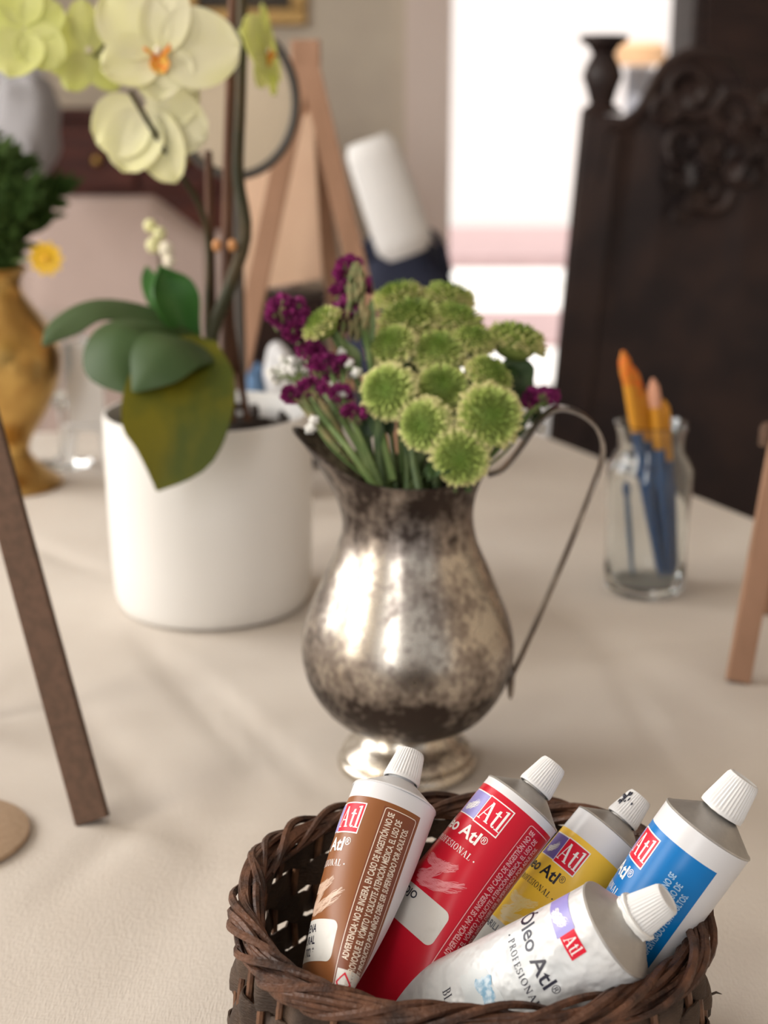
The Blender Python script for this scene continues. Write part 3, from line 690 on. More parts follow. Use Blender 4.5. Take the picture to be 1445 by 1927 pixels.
def leaf_sheet(b, a, tip, w, ref, mi=0, fold=.25, droop=.0, n=9, m=5, th=.0003, shape=.8, wav=0):
    a, tip = Vector(a), Vector(tip); d = tip-a; L = d.length; t = d.normalized(); ref = Vector(ref); s = t.cross(ref).normalized(); u = s.cross(t).normalized(); P = []
    for i in range(n+1):
        f = i/n; ww = w*(math.sin(math.pi*min(1, f**shape*.97+.03)))**.8; c = a+d*f+u*(droop*L*math.sin(math.pi*f))
        P.append([c+s*(ww*x)+u*(abs(x)*ww*fold+wav*w*math.sin(f*14+x*3)) for x in [-1+2*j/m for j in range(m+1)]])
    return b.sheet(P, th, mi)
throat = PC+Vector((0, 0, .15))
mums = [
 (728, 735, 57, .800, (-.35, .15, 1), 'green button chrysanthemum at the left front, nearest the purple sprigs and facing out'),
 (833, 727, 54, .815, (0, .35, 1), 'green button chrysanthemum in the middle of the bunch, between the two big round ones'),
 (925, 782, 65, .785, (.25, .05, 1), 'largest round green chrysanthemum at the right front, facing the viewer'),
 (796, 800, 54, .790, (-.45, -.1, 1), 'green chrysanthemum turned left, just above the lowest bloom'),
 (866, 862, 57, .785, (-.05, -.25, 1), 'lowest green chrysanthemum, hanging over the pitcher rim'),
 (826, 655, 56, .830, (-.1, .9, .8), 'green chrysanthemum facing up in the centre of the bunch'),
 (735, 645, 50, .830, (-.4, .8, .8), 'green chrysanthemum right beside the tall purple sprig stem'),
 (772, 590, 64, .855, (-.1, 1.3, .55), 'wide green chrysanthemum of the second row from the top, left'),
 (745, 550, 49, .885, (-.35, 1.2, .2), 'topmost green chrysanthemum on the left, next to the tall purple tip'),
 (845, 552, 52, .885, (.25, 1.2, .15), 'topmost green chrysanthemum on the right, dark gap beneath it'),
 (862, 594, 54, .855, (.3, 1.1, .45), 'green chrysanthemum of the second row from the top, right'),
 (893, 634, 46, .835, (.2, 1.1, .5), 'small green chrysanthemum tucked between the centre and the far right bloom'),
 (972, 630, 60, .845, (.35, 1.4, .25), 'flat green chrysanthemum farthest right, seen from its side over dark leaves'),
 (926, 702, 50, .815, (.7, .8, .7), 'green chrysanthemum behind the largest bloom, turned to the upper right'),
 (600, 605, 44, .826, (-.9, .9, .3), 'lone bright green chrysanthemum on the left among the purple sprigs')]
for i, (px, py, pr_, zd, fc, lab) in enumerate(mums):
    c = dep(px, py, zd); r = pr_*zd/FPX*1.02; q, z = face_q(*fc, random.uniform(0, 6))
    bc = c - z*(r*.25)
    t = thing('chrysanthemum', lab, 'flower', bc-z*(r*.4), 'green chrysanthemums in the pitcher')
    o = bpy.data.objects.new('bloom', protos[i % 3]); COL.objects.link(o); o.parent = t; o.location = z*(r*.4); o.rotation_mode = 'QUATERNION'; o.rotation_quaternion = q; o.scale = (r, r, r)
    a = bc-z*r*.35; e = throat+Vector((random.uniform(-.018, .022), random.uniform(-.02, .01), -.05)); m_ = a.lerp(e, .5)-z*.01
    mid2 = throat+Vector(((a.x-throat.x)*.25, (a.y-throat.y)*.2-.004, .03))
    part('stem', MB().sweep(spl([a, a-z*.012, mid2, e], 18), .0019, 7), m_stem, t)
    b = MB().sweep([bc-z*r*.5, bc-z*r*.12], [r*.25, r*.62], 12); part('calyx', b, m_stem, t)
    if i in (9, 12, 13, 4, 1, 2, 5, 8):
        b = MB(); rg = random.Random(i)
        for k in range(3 if i != 12 else 6):
            s0 = a-z*.006*k; dr = (Vector((rg.uniform(-1, 1), rg.uniform(-.6, 1), rg.uniform(-.7, .3))) if i != 12 else Vector((rg.uniform(-.9, 1.2), rg.uniform(-.8, .3), rg.uniform(-1.1, -.1)))).normalized()
            leaf_sheet(b, s0, s0+dr*(.026 if i != 12 else .032), .008 if i != 12 else .011, (0, -.3, 1), wav=.15)
        part('leaf', b, m_leafd, t)
# extra bare stems and leaves seen in the pitcher mouth
m_purp = mat('statice_purple', (.15, .007, .075), .75, col2=(.30, .02, .17), scale=160, trans=.2)
m_stat = mat('statice_calyx_green', (.12, .15, .05), .7, col2=(.27, .22, .10), scale=120)
def statice(label, path, clusters, stalk_pts=None, seed=1, wing=.003):
    """path: (px,py,depth) from tip down to the pitcher; clusters: (px,py,depth, rx, ry, n)"""
    rg = random.Random(seed); P = [dep(*p) for p in path]
    t = thing('statice_sprig', label, 'flower', P[-1], 'purple statice sprigs in the pitcher')
    sp = spl(P, 26); part('stem', MB().sweep(sp, [.0012+.0012*i/26 for i in range(27)], 7), m_stem, t)
    b = MB(); g = MB()
    for (px, py, zd, rx, ry, n) in clusters:
        c = dep(px, py, zd); k = zd/FPX
        for _ in range(n):
            a = rg.uniform(0, 6.283); q = rg.random()**.5; o = CX*(rx*k*q*math.cos(a))+CU*(ry*k*q*math.sin(a))+CD*(rg.uniform(-.7, .7)*min(rx, ry)*k)
            p = c+o; nrm = (o.normalized()+Vector((rg.uniform(-.6, .6), rg.uniform(-.6, .6), rg.uniform(-.2, .9)))).normalized() if o.length > 0 else Vector((0, 0, 1))
            x = nrm.orthogonal().normalized(); y = nrm.cross(x); rr_ = rg.uniform(.0024, .0040); ring = []; ring0 = []
            for j in range(10):
                an = 6.283*j/10; w = rr_*(1+.28*(-1)**j); ring.append(p+(x*math.cos(an)+y*math.sin(an))*w+nrm*(.0016*(1 if j % 2 else -.3)+.0012)); ring0.append(p+(x*math.cos(an)+y*math.sin(an))*rr_*.25-nrm*.0018)
            b.grid([ring0, ring], 0, cv=True); b.fan(ring0, p-nrm*.002)
            if rg.random() < .45:
                e = p-nrm*.007-CU*.003; g.sweep([e, p-nrm*.0015], [.0007, .0013], 5)
    part('florets', b, m_purp, t); part('bracts', g, m_stat, t)
    return t, sp
t, sp = statice('tall purple statice sprig rising highest, frilled along its left side', ((668, 492, .84), (672, 560, .84), (690, 640, .83), (715, 800, .81), (740, 905, .80)),
        ((655, 510, .84, 20, 26, 26), (642, 555, .838, 13, 30, 26), (634, 600, .835, 26, 18, 24), (655, 575, .835, 10, 20, 10), (697, 535, .85, 8, 14, 4), (610, 615, .83, 10, 10, 6)), seed=2)
b = MB(); rg = random.Random(5)
for k in range(70):
    f = rg.random(); p = dep(668+rg.uniform(-17, 22)*(.5+f*.9), 505+f*120, .832+rg.uniform(-.004, .006)); b.sweep([p-CU*.006-CX*.001, p, p+CU*.0045+CX*rg.uniform(-.002, .002)], [.0008, .0017, .0003], 5)
part('green_spike', b, m_stat, t, label='ribbed green brown calyx spike')
b = MB()
for (x0, y0, x1, y1, w) in ((680, 700, 615, 610, .004), (690, 660, 700, 560, .004), (676, 690, 640, 640, .005)): leaf_sheet(b, dep(x0, y0, .832), dep(x1, y1, .832), w, -CD)
part('leaf', b, m_stem, t)
statice('rounded purple statice head leaning far out to the left', ((535, 575, .835), (565, 650, .83), (600, 720, .82), (680, 850, .80), (710, 915, .80)), ((540, 585, .835, 36, 28, 60), (558, 620, .832, 22, 22, 24), (575, 655, .83, 14, 12, 10)), seed=3)
statice('purple statice sprig drooping in the middle left above the white florets', ((610, 670, .82), (630, 720, .815), (680, 830, .80), (715, 915, .80)), ((590, 665, .825, 22, 18, 24), (612, 690, .82, 30, 18, 34), (640, 685, .82, 20, 12, 14), (668, 775, .80, 18, 10, 10), (640, 740, .81, 16, 12, 10)), seed=4)
t, sp = statice('lowest purple statice sprig, its brown green stem crossing the pitcher lip', ((555, 740, .80), (600, 780, .80), (660, 850, .79), (705, 915, .795)), ((548, 742, .80, 16, 9, 14), (585, 728, .80, 24, 10, 20)), seed=5)
b = MB()
for k, (x0, y0, x1, y1, w) in enumerate(((640, 850, 565, 740, 9), (665, 860, 590, 735, 8), (655, 872, 580, 770, 8), (690, 890, 615, 760, 7), (700, 905, 640, 770, 7), (715, 905, 675, 790, 6), (680, 880, 560, 755, 6))):
    a = dep(x0, y0, .795+.003*k); e = dep(x1, y1, .80+.003*k); b.sweep(spl([a, a.lerp(e, .5)+CU*.003*(k % 3-1), e], 10), [w*.5*.8/FPX*(1+.5*j/10) for j in range(11)], 7)
part('winged_stem', b, m_stat, t)
statice('small dark purple statice sprig on the right beside the handle curl', ((1025, 752, .83), (985, 790, .82), (930, 850, .81), (880, 900, .80)), ((1018, 745, .83, 28, 11, 30), (995, 760, .83, 18, 10, 12)), seed=6)
m_bb = mat('white_floret', (.85, .84, .80), .6, trans=.2)
def breath(label, c0, path, n, rx, ry, seed):
    rg = random.Random(seed); P = [dep(*p) for p in path]; t = thing('babys_breath_sprig', label, 'flower', P[-1], "baby's breath in the pitcher")
    sp = spl(P, 16); b = MB().sweep(sp, .0008, 6); fl = []
    for k in range(n):
        a = rg.uniform(0, 6.28); q = rg.random()**.5; p = dep(c0[0]+rx*q*math.cos(a), c0[1]+ry*q*math.sin(a), c0[2]+rg.uniform(-.012, .012)); s0 = sp[rg.randint(1, 6)]
        b.sweep([s0, s0.lerp(p, .6)+Vector((0, 0, .002)), p], .0004, 5); fl.append(p)
    part('stem', b, m_stem, t)
    for p in fl:
        f = MB(); f.ball(p, .0022, 8, 5)
        for k in range(5):
            a = 1.2566*k+rg.random(); f.ball(p+Vector((math.cos(a)*.0018, rg.uniform(-.001, .001), math.sin(a)*.0018)), (.0014, .001, .0014), 6, 4)
        part('floret', f, m_bb, t)
breath('white baby\'s breath sprig at the left under the purple head', (545, 700, .85), ((545, 690, .85), (600, 770, .83), (690, 880, .80)), 22, 42, 26, 1)
breath('thin white baby\'s breath sprig among the stems left of the front bloom', (645, 715, .82), ((640, 690, .82), (660, 770, .81), (710, 890, .80)), 14, 28, 55, 2)
breath('white baby\'s breath sprig at the right edge near the pitcher handle', (985, 800, .83), ((1000, 775, .83), (960, 840, .82), (890, 900, .80)), 12, 40, 32, 3)
breath('white baby\'s breath stem hanging over the left lip of the pitcher', (588, 800, .80), ((588, 795, .80), (630, 850, .80), (690, 900, .80)), 4, 10, 12, 4)
m_stem2 = mat('cut_stem_green', (.055, .10, .035), .6, col2=(.13, .18, .06), scale=50)
rg = random.Random(21)
for k in range(9):
    x = 690+k*22+rg.uniform(-6, 6); t = thing('cut_stem', 'bare green cut stem standing in the pitcher mouth', 'stem', dep(x+20, 930, .80), 'bare stems in the pitcher mouth')
    a = dep(x, 790+rg.uniform(-15, 15), .805+rg.uniform(0, .02)); e = dep(x+10+rg.uniform(-6, 10), 925, .80+rg.uniform(-.004, .015))
    part('stalk', MB().sweep(spl([a, a.lerp(e, .5)+CX*rg.uniform(-.002, .002), e], 8), rg.uniform(.0014, .0026), 7), m_stem2, t)
    b = MB(); leaf_sheet(b, a.lerp(e, .3), a.lerp(e, .3)+CX*rg.uniform(-.012, .012)+CU*.02, .004, -CD); part('leaf', b, m_leafd, t)

# ================================================================== POTTED ORCHID
m_pot = mat('white_ceramic', (.80, .785, .76), .38, bump=.06, bscale=60, bstretch=(.1, .1, 6))
m_soil = mat('bark_soil', (.018, .012, .010), .9, col2=(.05, .035, .028), scale=80, bump=1, bscale=120)
OC = onz(403, 1128); OC.z = TZ; pr0 = .0805; ph0 = .157
orch = thing('potted_orchid', 'pale yellow moth orchid with broad leaves in a round white ceramic pot', 'potted plant', OC)
pp = [(.001, .001), (.066, .0), (.0745, .0018), (.0765, .006), (.0785, .012), (.080, .04), (.0812, .10), (.0815, .154), (.0808, .157), (.0788, .157), (.078, .153), (.077, .12), (.001, .118)]
part('pot', MB().lathe(pp, OC, 96, cap=False), m_pot, orch, ang=50)
P = []
for i in range(14):
    r = .0775*i/13; P.append([(OC.x+r*math.cos(2*math.pi*k/48), OC.y+r*math.sin(2*math.pi*k/48), TZ+.136+.012*(1-i/13)+.006*noise.noise(Vector((r*90*math.cos(k/7.6), r*90*math.sin(k/7.6), 4)))) for k in range(48)])
b = MB().grid(P, 0, cv=True); part('soil', b, m_soil, orch)
b = MB(); rg = random.Random(2)
for k in range(50):
    a = rg.uniform(0, 6.28); r = .07*rg.random()**.5; c = Vector((OC.x+r*math.cos(a), OC.y+r*math.sin(a), TZ+.146)); M3 = Matrix.Rotation(rg.uniform(0, 3), 3, (rg.random(), rg.random(), rg.random()+.1))
    b.box(c, (rg.uniform(.006, .016), rg.uniform(.005, .01), rg.uniform(.003, .007)), M3)
part('bark_chips', b, m_soil, orch, bevel=.001)
m_lf = mat('orchid_leaf', (.04, .078, .022), .5, spec=.25, col2=(.055, .09, .032), scale=14, trans=.06)
m_lf2 = mat('orchid_leaf_bright', (.03, .13, .02), .38, col2=(.05, .17, .03), scale=20, trans=.15)
m_lf3 = mat('orchid_leaf_olive', (.17, .15, .008), .5, spec=.2, col2=(.075, .095, .010), scale=9, ramp=(.42, .62), trans=.15, stretch=(3, 3, .6))
def broad_leaf(spine, widths, ref, m, fold=.18, th=.0016, nm=20, label=None, cup=0):
    """spine points (px,py,depth); widths in px half-width"""
    P0 = spl([dep(*p) for p in spine], nm); W_ = spl([(w, 0, 0) for w in widths], nm); n = len(P0); G = []
    ref = Vector(ref)
    for i, p in enumerate(P0):
        t_ = (P0[min(i+1, n-1)]-P0[max(i-1, 0)]).normalized(); s = t_.cross(ref); s = s.normalized(); u = s.cross(t_).normalized(); w = max(.0004, W_[i].x*1.12/FPX)
        G.append([p+s*(w*x)+u*(abs(x)**1.5*w*fold+(.02*w*(1-min(1, abs(x)*6)) if False else 0)) for x in [-1+2*j/12 for j in range(13)]])
    return part('leaf', MB().sheet(G, th), m, orch, ang=70, label=label)
broad_leaf(((395, 660, 1.10), (300, 600, 1.09), (190, 578, 1.08), (120, 612, 1.07), (82, 652, 1.06)), (14, 30, 36, 34, 2), CU*1-CD*.8, m_lf, fold=-.2)
broad_leaf(((395, 680, 1.10), (310, 625, 1.07), (232, 620, 1.04), (216, 680, 1.02), (245, 742, 1.01)), (18, 46, 62, 56, 3), CU*.8-CD*1-CX*.3, m_lf, fold=-.22)
broad_leaf(((400, 690, 1.09), (368, 650, 1.04), (325, 650, 1.01), (285, 690, 1.0), (252, 738, 1.0)), (20, 52, 60, 48, 2), CU*.6-CD*1, m_lf, fold=-.2)
broad_leaf(((385, 640, 1.05), (355, 690, 1.02), (335, 770, 1.005), (325, 850, 1.0), (296, 924, 1.0)), (20, 78, 94, 72, 2), -CD*1+CU*.1, m_lf3, fold=.12, label='olive yellow leaf hanging down the front of the pot')
broad_leaf(((372, 690, 1.11), (345, 620, 1.10), (325, 570, 1.09), (308, 530, 1.085), (300, 500, 1.08)), (10, 30, 46, 36, 3), -CD*1+CX*.6, m_lf2, fold=.5, label='small bright green upright leaf')
broad_leaf(((360, 680, 1.12), (325, 600, 1.115), (300, 555, 1.11), (286, 520, 1.105), (276, 500, 1.10)), (8, 20, 28, 22, 3), -CD*1-CX*.8, m_lf2, fold=.3, label='small bright green upright leaf')
m_ost = mat('orchid_stem', (.035, .035, .016), .55, spec=.2, col2=(.07, .05, .024), scale=30)
m_stk = mat('bamboo_stake', (.075, .034, .019), .6, spec=.2, col2=(.14, .066, .036), scale=30, stretch=(1, 1, .2))
def opath(name, pts, r, m, n=30, label=None, rr=None):
    q = spl([dep(*p) for p in pts], n); rad = [r*(1-.35*i/n) for i in range(n+1)] if rr is None else rr
    return part(name, MB().sweep(q, rad, 10), m, orch, label=label)
opath('stem', ((408, 770, 1.10), (398, 640, 1.10), (432, 540, 1.10), (462, 440, 1.10), (448, 330, 1.10), (452, 200, 1.10), (455, 60, 1.10), (450, -80, 1.10), (400, -150, 1.08)), .0056, m_ost)
opath('stem', ((420, 780, 1.12), (392, 640, 1.12), (392, 460, 1.11), (372, 380, 1.09), (320, 300, 1.06), (245, 172, 1.03)), .0030, m_ost)
opath('stake', ((432, 800, 1.13), (428, 400, 1.12), (443, -120, 1.11)), .0056, m_stk, label='straight brown bamboo stake')
opath('stake', ((398, 800, 1.14), (396, 500, 1.13), (392, 285, 1.13)), .0046, m_stk, label='short brown bamboo stake')
opath('stake', ((468, 800, 1.13), (440, 640, 1.13), (420, 440, 1.125)), .0030, m_stk, label='short brown bamboo stake')
for (x, y) in ((408, 462), (437, 462)): part('clip', MB().ball(dep(x, y, 1.095), (.0036, .003, .005), 12, 8), mat('tan_clip', (.55, .25, .09), .5), orch, label='small orange tan plant clip')
m_op = mat('orchid_petal', (.86, .87, .42), .55, col2=(.80, .83, .32), scale=18, trans=.35, spec=.3)
m_opp = mat('orchid_petal_pale', (.88, .85, .62), .55, col2=(.86, .84, .50), scale=18, trans=.3, spec=.3)
m_lip = mat('orchid_lip_orange', (.78, .22, .01), .5, col2=(.80, .52, .08), scale=180)
m_lipw = mat('orchid_column_white', (.85, .78, .62), .5)
def orchid_flower(px, py, zd, rpx, fc, spin, m, lip=True, sets=None, label=None):
    c = dep(px, py, zd); z = (CX*fc[0]+CU*fc[1]-CD*fc[2]).normalized(); x = CU.cross(z).normalized(); y = z.cross(x)
    q = Matrix.Rotation(R_(spin), 3, z); x, y = q @ x, q @ y; r = rpx*zd/FPX
    fl = part('flower', MB().ball(c-z*.002, .0028, 10, 6), m_lipw, orch, label=label)
    fl['_o'] = tuple(OC)
    for (ang, ln, w, cup, bend) in (sets or ((92, .92, .36, .1, .05), (12, 1.0, .56, .12, -.12), (168, 1.0, .56, .12, -.12), (235, .85, .34, .1, -.08), (305, .85, .34, .1, -.08))):
        d = x*math.cos(R_(ang))+y*math.sin(R_(ang)); s = z.cross(d); G = []; NP = 14
        for i in range(NP+1):
            f = i/NP; L_ = ln*r; ww = w*r*(math.sin(math.pi*f**.82*.985+.02))**.5 if 0 < f < 1 else .0006
            cc = c + d*(L_*f+.001)+z*(L_*(bend*math.sin(math.pi*f*.5)*f+.03))
            G.append([cc+s*(ww*xx)+z*(cup*ww*(xx*xx)+.03*r*math.sin(xx*4+ang)*f) for xx in [-1+2*j/10 for j in range(11)]])
        part('petal', MB().sheet(G, .0006), m, fl, ang=80)
    if lip:
        b = MB(); 
        R0 = r; r = r*.72
        for sgn in (-1, 1):
            G = []
            for i in range(7):
                f = i/6; cc = c+x*(sgn*r*(.05+.17*f))-y*(r*.10-r*.12*f)+z*(r*(.06+.16*math.sin(math.pi*f*.6))); G.append([cc+y*(r*.12*(k/4-.5)*(1.1-f*.4))+z*(r*.03*abs(k-2)) for k in range(5)])
            b.sheet(G, .0005)
        G = []
        for i in range(9):
            f = i/8; cc = c-y*(r*(.08+.27*f))+z*(r*(.16-.1*f)); w = r*(.06+.10*math.sin(math.pi*f)); G.append([cc+x*(w*(k/3-1))+z*(.02*r*(k-3)**2/3) for k in range(7)])
        b.sheet(G, .0006); part('lip', b, m_lip, fl, label='orange and yellow lip')
        part('column', MB().ball(c+z*r*.12+y*r*.03, (r*.06, r*.07, r*.09), 12, 8), m_lipw, fl)
    return fl
orchid_flower(298, 105, 1.0, 158, (.10, .12, 1), 8, m_opp, sets=((72, .95, .30, .2, .05), (4, .98, .52, .12, -.1), (122, .95, .42, .12, .02), (192, .68, .34, .2, .12), (262, .55, .30, .1, -.05), (305, .50, .26, .1, 0)), label='large pale flower facing the viewer')
orchid_flower(165, 95, 1.06, 100, (-.5, .1, -.8), -10, m_op, lip=False, label='greenish flower seen from behind')
orchid_flower(45, 55, 1.03, 112, (.25, .2, 1), 20, m_op, lip=False, sets=((80, 1.0, .4, .2, .1), (20, .75, .4, .15, 0), (180, .8, .5, .12, 0), (235, .95, .45, .2, .1), (290, .85, .42, .2, 0)), label='yellow green flower at the far left')
orchid_flower(275, 205, 1.05, 150, (-.2, -.3, 1), -4, m_opp, lip=False, sets=((215, .75, .40, .25, .1), (250, .0+.8, .38, .2, .12), (292, .95, .34, .15, .0), (335, .82, .42, .1, -.1), (20, .7, .35, .1, -.1)), label='hanging flower with petals turned down')
orchid_flower(497, 100, 1.12, 95, (1.2, .1, .35), 4, m_op, lip=True, label='flower seen from its side right of the stem')
b = MB()
opath('stem', ((455, -40, 1.10), (380, -40, 1.06), (270, 10, 1.05), (178, 108, 1.05)), .0020, m_ost)

opath('stem', ((392, 780, 1.15), (350, 650, 1.15), (308, 560, 1.15), (296, 430, 1.15)), .0016, m_ost)
for (x, y, r_) in ((282, 425, 13), (300, 440, 14), (288, 462, 15), (312, 470, 16), (318, 492, 13)):
    part('bud', MB().ball(dep(x, y, 1.15), (r_*1.15/FPX*.9, r_*1.15/FPX*.7, r_*1.15/FPX), 14, 10), m_opp if y < 465 else m_lipw, orch, label='small pale flower bud')
# ================================================================== MINIATURE EASELS
m_mdf = mat('brown_fibreboard', (.25, .15, .095), .75, col2=(.205, .12, .075), scale=300, bump=.3, bscale=900)
m_mdfd = mat('dark_fibreboard_edge', (.12, .065, .04), .8, col2=(.09, .05, .03), scale=200)
m_mdfl = mat('light_wood_easel', (.40, .225, .14), .6, col2=(.34, .19, .115), scale=40, stretch=(1, 1, .15))
m_board = mat('peach_board', (.74, .52, .37), .7, col2=(.70, .48, .34), scale=10)
# front left: one leg in the picture, the rest stands left of it
f0 = onz(178, 1545); e0 = thing('display_easel', 'dark brown fibreboard easel whose leg slants down at the left edge', 'easel', (f0.x-.12, f0.y, TZ))
apex = dep(-164, 300, .86)
part('leg', MB().bar(f0+Vector((-.001, 0, .0)), apex, .0185, .009, -CD), m_mdfd, e0, smooth=False, bevel=.0006)
part('leg', MB().bar(Vector((2*apex.x-f0.x, f0.y, TZ)), apex, .0185, .009, -CD), m_mdfd, e0, smooth=False, bevel=.0006)
part('rear_leg', MB().bar(Vector((apex.x, f0.y+.13, TZ)), apex+Vector((0, .01, 0)), .0175, .006, -CD), m_mdfd, e0, smooth=False, bevel=.0006)
q1 = Vector((apex.x, f0.y, TZ)).lerp(apex, .72); w3 = abs(apex.x-f0.x)*2*.22
part('crossbar', MB().box(q1+Vector((0, .009, 0)), (w3, .006, .018)), m_mdfd, e0, smooth=False, bevel=.0006)
# fibreboard disc
dc = onz(-98, 1578); m_tan = mat('tan_fibreboard', (.44, .31, .205), .75, col2=(.39, .27, .175), scale=300, bump=.2, bscale=900)
b = MB().lathe([(.001, 0), (.0435, 0), (.0440, .0004), (.0440, .0030), (.0435, .0034), (.001, .0034)], (dc.x, dc.y, TZ), 72, cap=False)
single('fibreboard_disc', b, m_tan, 'round tan fibreboard disc lying on the cloth at the left edge', 'disc', loc=(dc.x, dc.y, TZ))
# front right easel
g0 = onz(1388, 1283); e1 = thing('display_easel', 'tan wooden easel whose single leg shows at the right edge', 'easel', (g0.x+.08, g0.y, TZ))
ap = dep(1520, 560, 1.02)
part('leg', MB().bar(g0, ap, .0165, .008, -CD), m_mdfl, e1, smooth=False, bevel=.0006)
part('leg', MB().bar(Vector((2*ap.x-g0.x, g0.y, TZ)), ap, .0165, .008, -CD), m_mdfl, e1, smooth=False, bevel=.0006)
part('rear_leg', MB().bar(Vector((ap.x, g0.y+.14, TZ)), ap, .016, .006, -CD), m_mdfl, e1, smooth=False, bevel=.0006)
k1 = dep(1443, 838, 1.02); part('peg', MB().lathe([(.001, 0), (.006, 0), (.006, .012), (.004, .016), (.001, .017)], k1, 16), m_mdfd, e1)
# middle easel behind the orchid
EY = 1.50; m1 = aty(575, 95, EY+.03); e2 = thing('display_easel', 'tan wooden A-frame easel behind the orchid, holding a peach board', 'easel', (m1.x, EY, TZ))
la = aty(400, 800, EY-.06); la.z = TZ; ra = Vector((2*m1.x-la.x+.01, la.y, TZ))
part('leg', MB().bar(la, m1, .021, .010, -CD), m_mdfl, e2, smooth=False, bevel=.0008)
part('leg', MB().bar(ra, m1, .021, .010, -CD), m_mdfl, e2, smooth=False, bevel=.0008)
part('rear_leg', MB().bar(Vector((m1.x+.035, EY+.30, TZ)), m1+Vector((0, .012, -.02)), .019, .008, -CD), m_mdfl, e2, smooth=False, bevel=.0008)
part('hinge_block', MB().box(m1+Vector((0, .002, -.002)), (.03, .02, .025)), m_mdfl, e2, smooth=False, bevel=.002)
part('crossbar', MB().box((m1.x, EY-.035, TZ+.11), (.115, .008, .014)), m_mdfl, e2, smooth=False, bevel=.0008)
bl = [aty(432, 335, 1.56), aty(588, 205, 1.56), aty(606, 525, 1.54), aty(440, 552, 1.54)]
bb = [p+Vector((0, .006, 0)) for p in bl]; b = MB().add(bl+bb, [(0,1,2,3),(7,6,5,4),(0,4,5,1),(1,5,6,2),(2,6,7,3),(3,7,4,0)])
single('peach_board', b, m_board, 'plain peach coloured board leaning on the A-frame easel', 'board', loc=tuple(bl[3]), smooth=False)
# support block for the board
sb = aty(520, 560, 1.56); t = thing('dark_box', 'dark brown box behind the orchid under the peach board', 'box', (sb.x, 1.575, TZ))
hgt = bl[3].z-TZ
part('box_body', MB().box((sb.x, 1.575, TZ+hgt/2-.008), (.10, .07, hgt-.016)), m_dark, t, smooth=False, bevel=.002)
part('box_lid', MB().box((sb.x, 1.575, TZ+hgt-.012), (.104, .074, .016)), m_dark, t, smooth=False, bevel=.002)
# round mirror left of the board
m_gm = mat('dark_pewter', (.07, .062, .055), .5, metal=.4)
MY = 1.36; rc = aty(440, 190, MY); t = thing('round_mirror', 'round mirror with a thin dark grey frame standing behind the orchid', 'mirror', (rc.x, MY, TZ))
RR = 112*MY/FPX
ring = [(rc.x+RR*math.cos(a), MY, rc.z+RR*1.18*math.sin(a)) for a in [2*math.pi*i/72 for i in range(72)]]
part('frame', MB().sweep(ring, .0042, 10, closed=True), m_gm, t)
disc = [(rc.x+(RR-.002)*math.cos(a), MY+.0005, rc.z+(RR*1.18-.002)*math.sin(a)) for a in [2*math.pi*i/72 for i in range(72)]]
m_pane = mat('cream_dial', (.56, .47, .36), .35)
d2 = [(x, y+.003, z) for x, y, z in disc]; b = MB().fan(disc, (rc.x, MY+.0005, rc.z)); b.fan(d2, (rc.x, MY+.0035, rc.z)); part('pane', b, m_pane, t, label='dull beige mirror face')
part('stand', MB().sweep([(rc.x, MY, rc.z-RR*1.18), (rc.x, MY, TZ+.01)], .005, 12), m_gm, t); part('base', MB().lathe([(.04, 0), (.04, .004), (.012, .012), (.005, .02)], (rc.x, MY, TZ), 32), m_gm, t)

# ================================================================== GLASS JAR AND BRUSHES
m_gl = glass_mat('clear_glass', (.95, .98, .98))
JC = onz(1211, 1108); JC.z = TZ
t = thing('glass_jar', 'clear glass jar with a flared neck holding orange and blue brushes', 'jar', JC)
out = [(.0, .0), (.029, .0), (.0325, .003), (.0335, .009), (.0330, .03), (.0335, .07), (.0350, .092), (.0345, .104), (.030, .113), (.0262, .119), (.0262, .130), (.0285, .138), (.0300, .141)]
inn = [(.0285, .1415), (.0270, .138), (.0246, .130), (.0246, .119), (.0285, .111), (.0328, .103), (.0333, .092), (.0318, .07), (.0314, .03), (.0312, .012), (.028, .008), (.0, .0075)]
part('jar_body', MB().lathe(out+inn, JC, 64, cap=False), m_gl, t, ang=70)
m_bl = mat('blue_handle', (.012, .075, .21), .35, coat=.3); m_or = mat('orange_bristle', (.78, .15, .01), .6, col2=(.66, .25, .02), scale=200); m_go = mat('golden_yellow_wood', (.68, .30, .02), .45); m_pk = mat('peach_tip', (.75, .38, .25), .6)
br = [((1172, 660), (1246, 1088), .0, 'orange tipped brush leaning farthest left in the jar', m_or, .85), ((1190, 690), (1258, 1092), .006, 'orange brush second from the left in the jar', m_or, 1), ((1228, 712), (1262, 1090), .0, 'brush with a pale peach tip in the jar', m_pk, 1), ((1248, 752), (1270, 1085), .008, 'shortest golden brush at the right of the jar', m_go, 1), ((1212, 735), (1250, 1095), .010, 'golden yellow brush in the middle of the jar', m_go, 1)]
for (a, c, dy, lab, mt, _) in br:
    p0 = aty(*c, JC.y+dy-.004); p0.z = TZ+.010; p1 = aty(*a, JC.y+dy); t = thing('paintbrush', lab, 'paintbrush', p0, 'brushes in the glass jar')
    d = (p1-p0); Lb = d.length; f = .70
    part('handle', MB().sweep([p0+d*g for g in (0, .05, .3, .5, .66)], [.002, .0038, .0050, .0056, .0046], 12), m_bl, t, label='glossy blue handle')
    part('ferrule', MB().sweep([p0+d*.655, p0+d*.70, p0+d*.86], [.0046, .0050, .0046], 12), m_go, t, label='golden yellow ferrule')
    part('bristles', MB().sweep([p0+d*g for g in (.86, .91, .96, 1.0)], [.0044, .0054, .0046, .0012], 12), mt, t)
p0 = aty(1190, 1085, JC.y+.002); p0.z = TZ+.010; p1 = aty(1178, 905, JC.y-.004)
